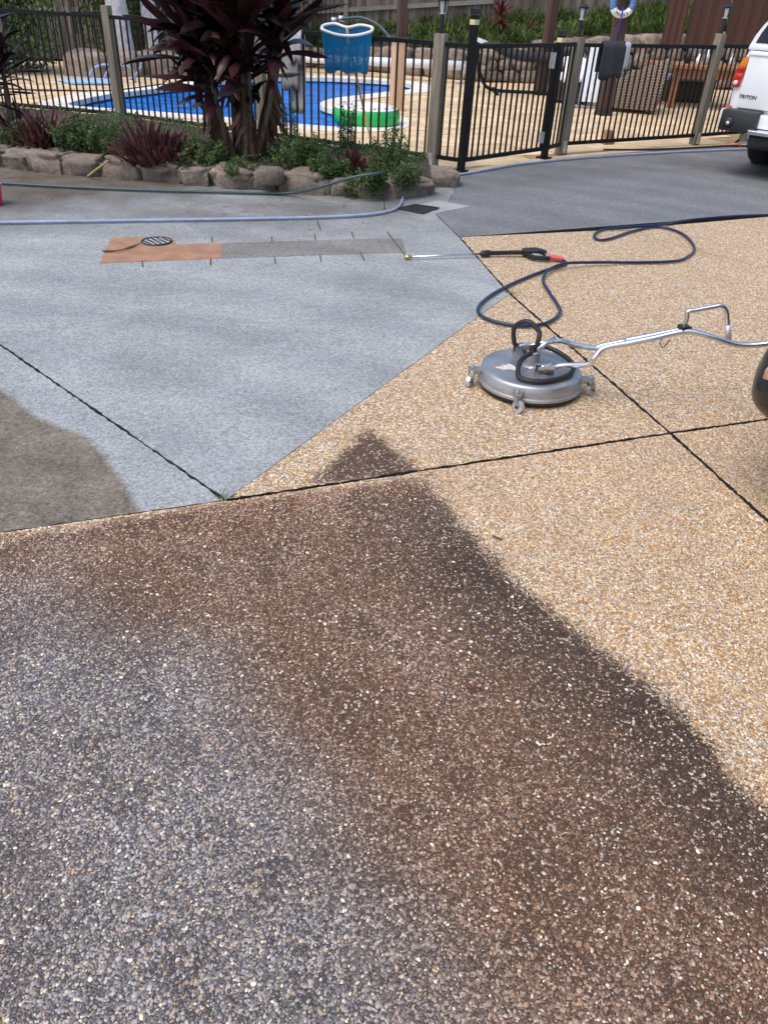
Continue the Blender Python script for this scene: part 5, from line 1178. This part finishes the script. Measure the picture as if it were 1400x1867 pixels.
# canopy: rounded white shell with a tinted rear hatch
def can(k, zt): return sym([(.085+.0*k, 1.275), (.09, 1.30), (.125, 1.40), (.175+.02*k, 1.50), (.25+.03*k, 1.60), (.36+.03*k, zt-.03), (.55, zt)])
UL('canopy', loft(MB(), [(.03, [(x, z) for x, z in can(.4, 1.70)]), (.22, can(0, 1.76)), (1.56, can(0, 1.78))]), K['carwhite'], 'auto')
gl = sym([(.15, 1.335), (.185, 1.43), (.24, 1.53), (.31, 1.61), (.42, 1.645)]); n = len(gl)
g_o = UL('rear_glass', MB().add([(x, .024-.0*z, z) for x, z in gl]+[(x, .034, z) for x, z in gl], [tuple(range(n-1, -1, -1)), tuple(range(n, 2*n))]+[(i, (i+1) % n, n+(i+1) % n, n+i) for i in range(n)]), K['tint'])
UL('hatch_trim', MB().box((W_/2, .015, 1.292), (W_-.20, .03, .045)), K['carwhite'], False, .008); UL('hatch_handle', MB().beam((.39, .005, 1.40), (.42, .0, 1.47), .02, .02), K['plastic'])
tg = UL('tailgate', MB().box((W_/2, .03, .985), (W_-.26, .06, .56)), K['carwhite'], False, .018); UL('lip', MB().box((W_/2, .012, 1.232), (W_-.24, .05, .028)), K['carwhite'], False, .008, tg); UL('latch', MB().box((W_/2, -.004, 1.10), (.28, .02, .09)), K['plastic'], False, .008, tg)
me = text_mesh('TRITON', .052, .003); me.materials.append(K['ink']); sh = Matrix(((1, .22, 0), (0, 1, 0), (0, 0, 1)));
for v in me.vertices: v.co = sh@v.co; v.co.x *= 1.05
o = link_mesh('lettering', me, None, tg); o.location = (.232, -.0045, .82); o.rotation_euler = (PI/2, 0, 0)
for s in (0, 1):
    mx = (lambda x: W_-x) if s else (lambda x: x)
    def lens(nm, P, m_, par=None):
        P = [(mx(x), z) for x, z in P]; P = P if not s else P[::-1]; n = len(P)
        return UL(nm, MB().add([(x, .015+.10*max(0, (.08-(W_-x if s else x)))*4, z) for x, z in P]+[(x, .13, z) for x, z in P], [tuple(range(n-1, -1, -1)), tuple(range(n, 2*n))]+[(i, (i+1) % n, n+(i+1) % n, n+i) for i in range(n)]), m_, False, .004, par)
    tl_ = lens('tail_light', [(.004, .90), (.095, .90), (.112, 1.04), (.012, 1.04)], K['red']); lens('upper_red', [(.012, 1.042), (.112, 1.042), (.118, 1.10), (.026, 1.10)], K['red'], tl_); lens('indicator', [(.026, 1.102), (.118, 1.102), (.125, 1.20), (.095, 1.205), (.05, 1.16)], K['amber'], tl_)
    UL('reverse_lamp', MB().lathe((mx(.052), .012, .945), [(.024, -.02), (.024, .008), (.015, .012)], 16, Matrix.Rotation(PI/2, 3, 'X')), K['clear'], True, 0, tl_)
    UL('side_reflector', MB().box((mx(.035), .035, .665), (.07, .06, .10)), K['red'], False, .01)
    UL('bumper_corner', MB().box((mx(.24), -.03, .585), (.42, .22, .22), top=(1, .8)), K['plastic'], False, .03)
    UL('corner_cap', MB().box((mx(.025), .05, .60), (.06, .2, .18)), K['carwhite'], False, .02)
    rg = UL('sensor_ring', MB().lathe((mx(.14), -.125, .56), [(.06, -.02), (.06, .01), (.04, .025)], 20, Matrix.Rotation(PI/2, 3, 'X')), K['rubber'], True); UL('lamp', MB().lathe((mx(.14), -.15, .56), [(.02, -.01), (.018, .006)], 14, Matrix.Rotation(PI/2, 3, 'X')), K['clear'], True, 0, rg)
    UL('mudflap', MB().box((mx(.26), .80, .36), (.30, .02, .30)), K['rubber']); wheel(ut, (mx(.20), 1.25, .37), .37, .25); wheel(ut, (mx(.16), 4.1, .37), .37, .25)
UL('step_bumper', MB().box((W_/2, -.08, .50), (1.0, .22, .05)), K['chrome'], False, .012); UL('bumper_panel', MB().box((W_/2, .0, .60), (.94, .14, .14)), K['carwhite'], False, .015); UL('tow_bar', MB().box((W_/2, -.02, .40), (1.0, .08, .08)), K['grate'])
UL('chassis', MB().box((W_/2, 2.5, .42), (1.2, 4.4, .2)), K['rubber']); UL('inner_guard', MB().box((W_/2, .9, .52), (1.5, 1.4, .16)), K['rubber'])
# black car: rear corner of the bumper at the right edge
BC = V((1.315, 2.85, 0)); dc = empty('black_car', BC, 'black car whose rounded bumper corner pokes in at the right edge', 'car', None, math.atan2(.349, .937))
# local: +x runs along the car away from the bumper, y = 0 is the far side, body spans to y = -1.75
def carsec(x, zlo, zhi, inset, top):
    Wc = 1.75; i = inset; m = (zlo+zhi)/2
    L = [(-i-.06, zlo), (-i-.015, zlo+.09), (-i, m), (-i-.02, zhi-.08), (-i-.07, zhi)]; L += [(-.30-i, top), (-Wc+.30+i, top)] + [(-Wc-y, z) for y, z in reversed(L)]
    return (x, L)
secs = [carsec(.0, .42, .54, .26, .58), carsec(.015, .38, .63, .16, .68), (carsec(.05, .35, .68, .08, .76)), carsec(.13, .32, .74, .03, .82), carsec(.28, .29, .80, .0, .88), carsec(.55, .22, .82, .0, .92), carsec(1.2, .22, .90, .0, .98), carsec(3.4, .22, .90, .0, .98), carsec(4.0, .26, .8, .1, .86)]
b = MB(); n = len(secs[0][1]); b.add([(x, y, z) for x, L in secs for y, z in L], [(i*n+k, i*n+(k+1) % n, (i+1)*n+(k+1) % n, (i+1)*n+k) for i in range(len(secs)-1) for k in range(n)]+[tuple(range(n-1, -1, -1)), tuple((len(secs)-1)*n+k for k in range(n))])
o = b.build('body', K['carblack'], dc, True, True); sd_m = o.modifiers.new('subd', 'SUBSURF'); sd_m.levels = 2; sd_m.render_levels = 2
secs = [(.95, .0, .95), (1.35, .22, 1.38), (2.4, .26, 1.44), (3.3, .05, .97)]; b = MB(); vs = []
for x, i, z in secs: vs += [(x, -.12, .93), (x, -.16-i*.6, z), (x, -1.75+.16+i*.6, z), (x, -1.63, .93)]
b.add(vs, [(i*4+k, i*4+(k+1) % 4, (i+1)*4+(k+1) % 4, (i+1)*4+k) for i in range(3) for k in range(4)]); b.build('greenhouse', K['tint'], dc, True, True)
p_ = G(1390, 672, .58); q_ = Matrix.Rotation(-math.atan2(.349, .937), 3, 'Z')@(p_-BC); MB().box(q_+V((.03, -.03, -.01)), (.06, .06, .04), .6).build('reflector', K['peach'], dc, False, True, .008)
wheel(dc, (.85, -.13, .31), .31, .2, V((0, 1, 0))); wheel(dc, (3.2, -.13, .31), .31, .2, V((0, 1, 0))); wheel(dc, (.85, -1.62, .31), .31, .2, V((0, 1, 0))); wheel(dc, (3.2, -1.62, .31), .31, .2, V((0, 1, 0)))

# small things at the edge of the bed
bk_ = G(-11, 372); t = empty('pink_bucket', bk_, 'pink plastic bucket half out of view at the left edge', 'bucket')
MB().lathe(bk_, [(.065, .0), (.07, .01), (.088, .15), (.094, .155), (.094, .165), (.084, .165), (.066, .02)], 24).build('body', K['hotpink'], t, 'auto'); MB().tube(cat_rom([bk_+V((-.09, 0, .15)), bk_+V((-.06, -.09, .10)), bk_+V((.06, -.09, .10)), bk_+V((.09, 0, .15))], 6), .004, 6).build('handle', K['galv'], t, True)
tag(MB().tube(cat_rom([G(160, 321, .012), G(178, 307, .12), G(197, 293, .22)], 4), [.011]*5+[.009]*4, 6).build('dry_stalk', mat('yellow_stalk', (.34, .30, .12), .7), None, True), 'pale yellow dry stalk leaning on the rock edging', 'stalk')
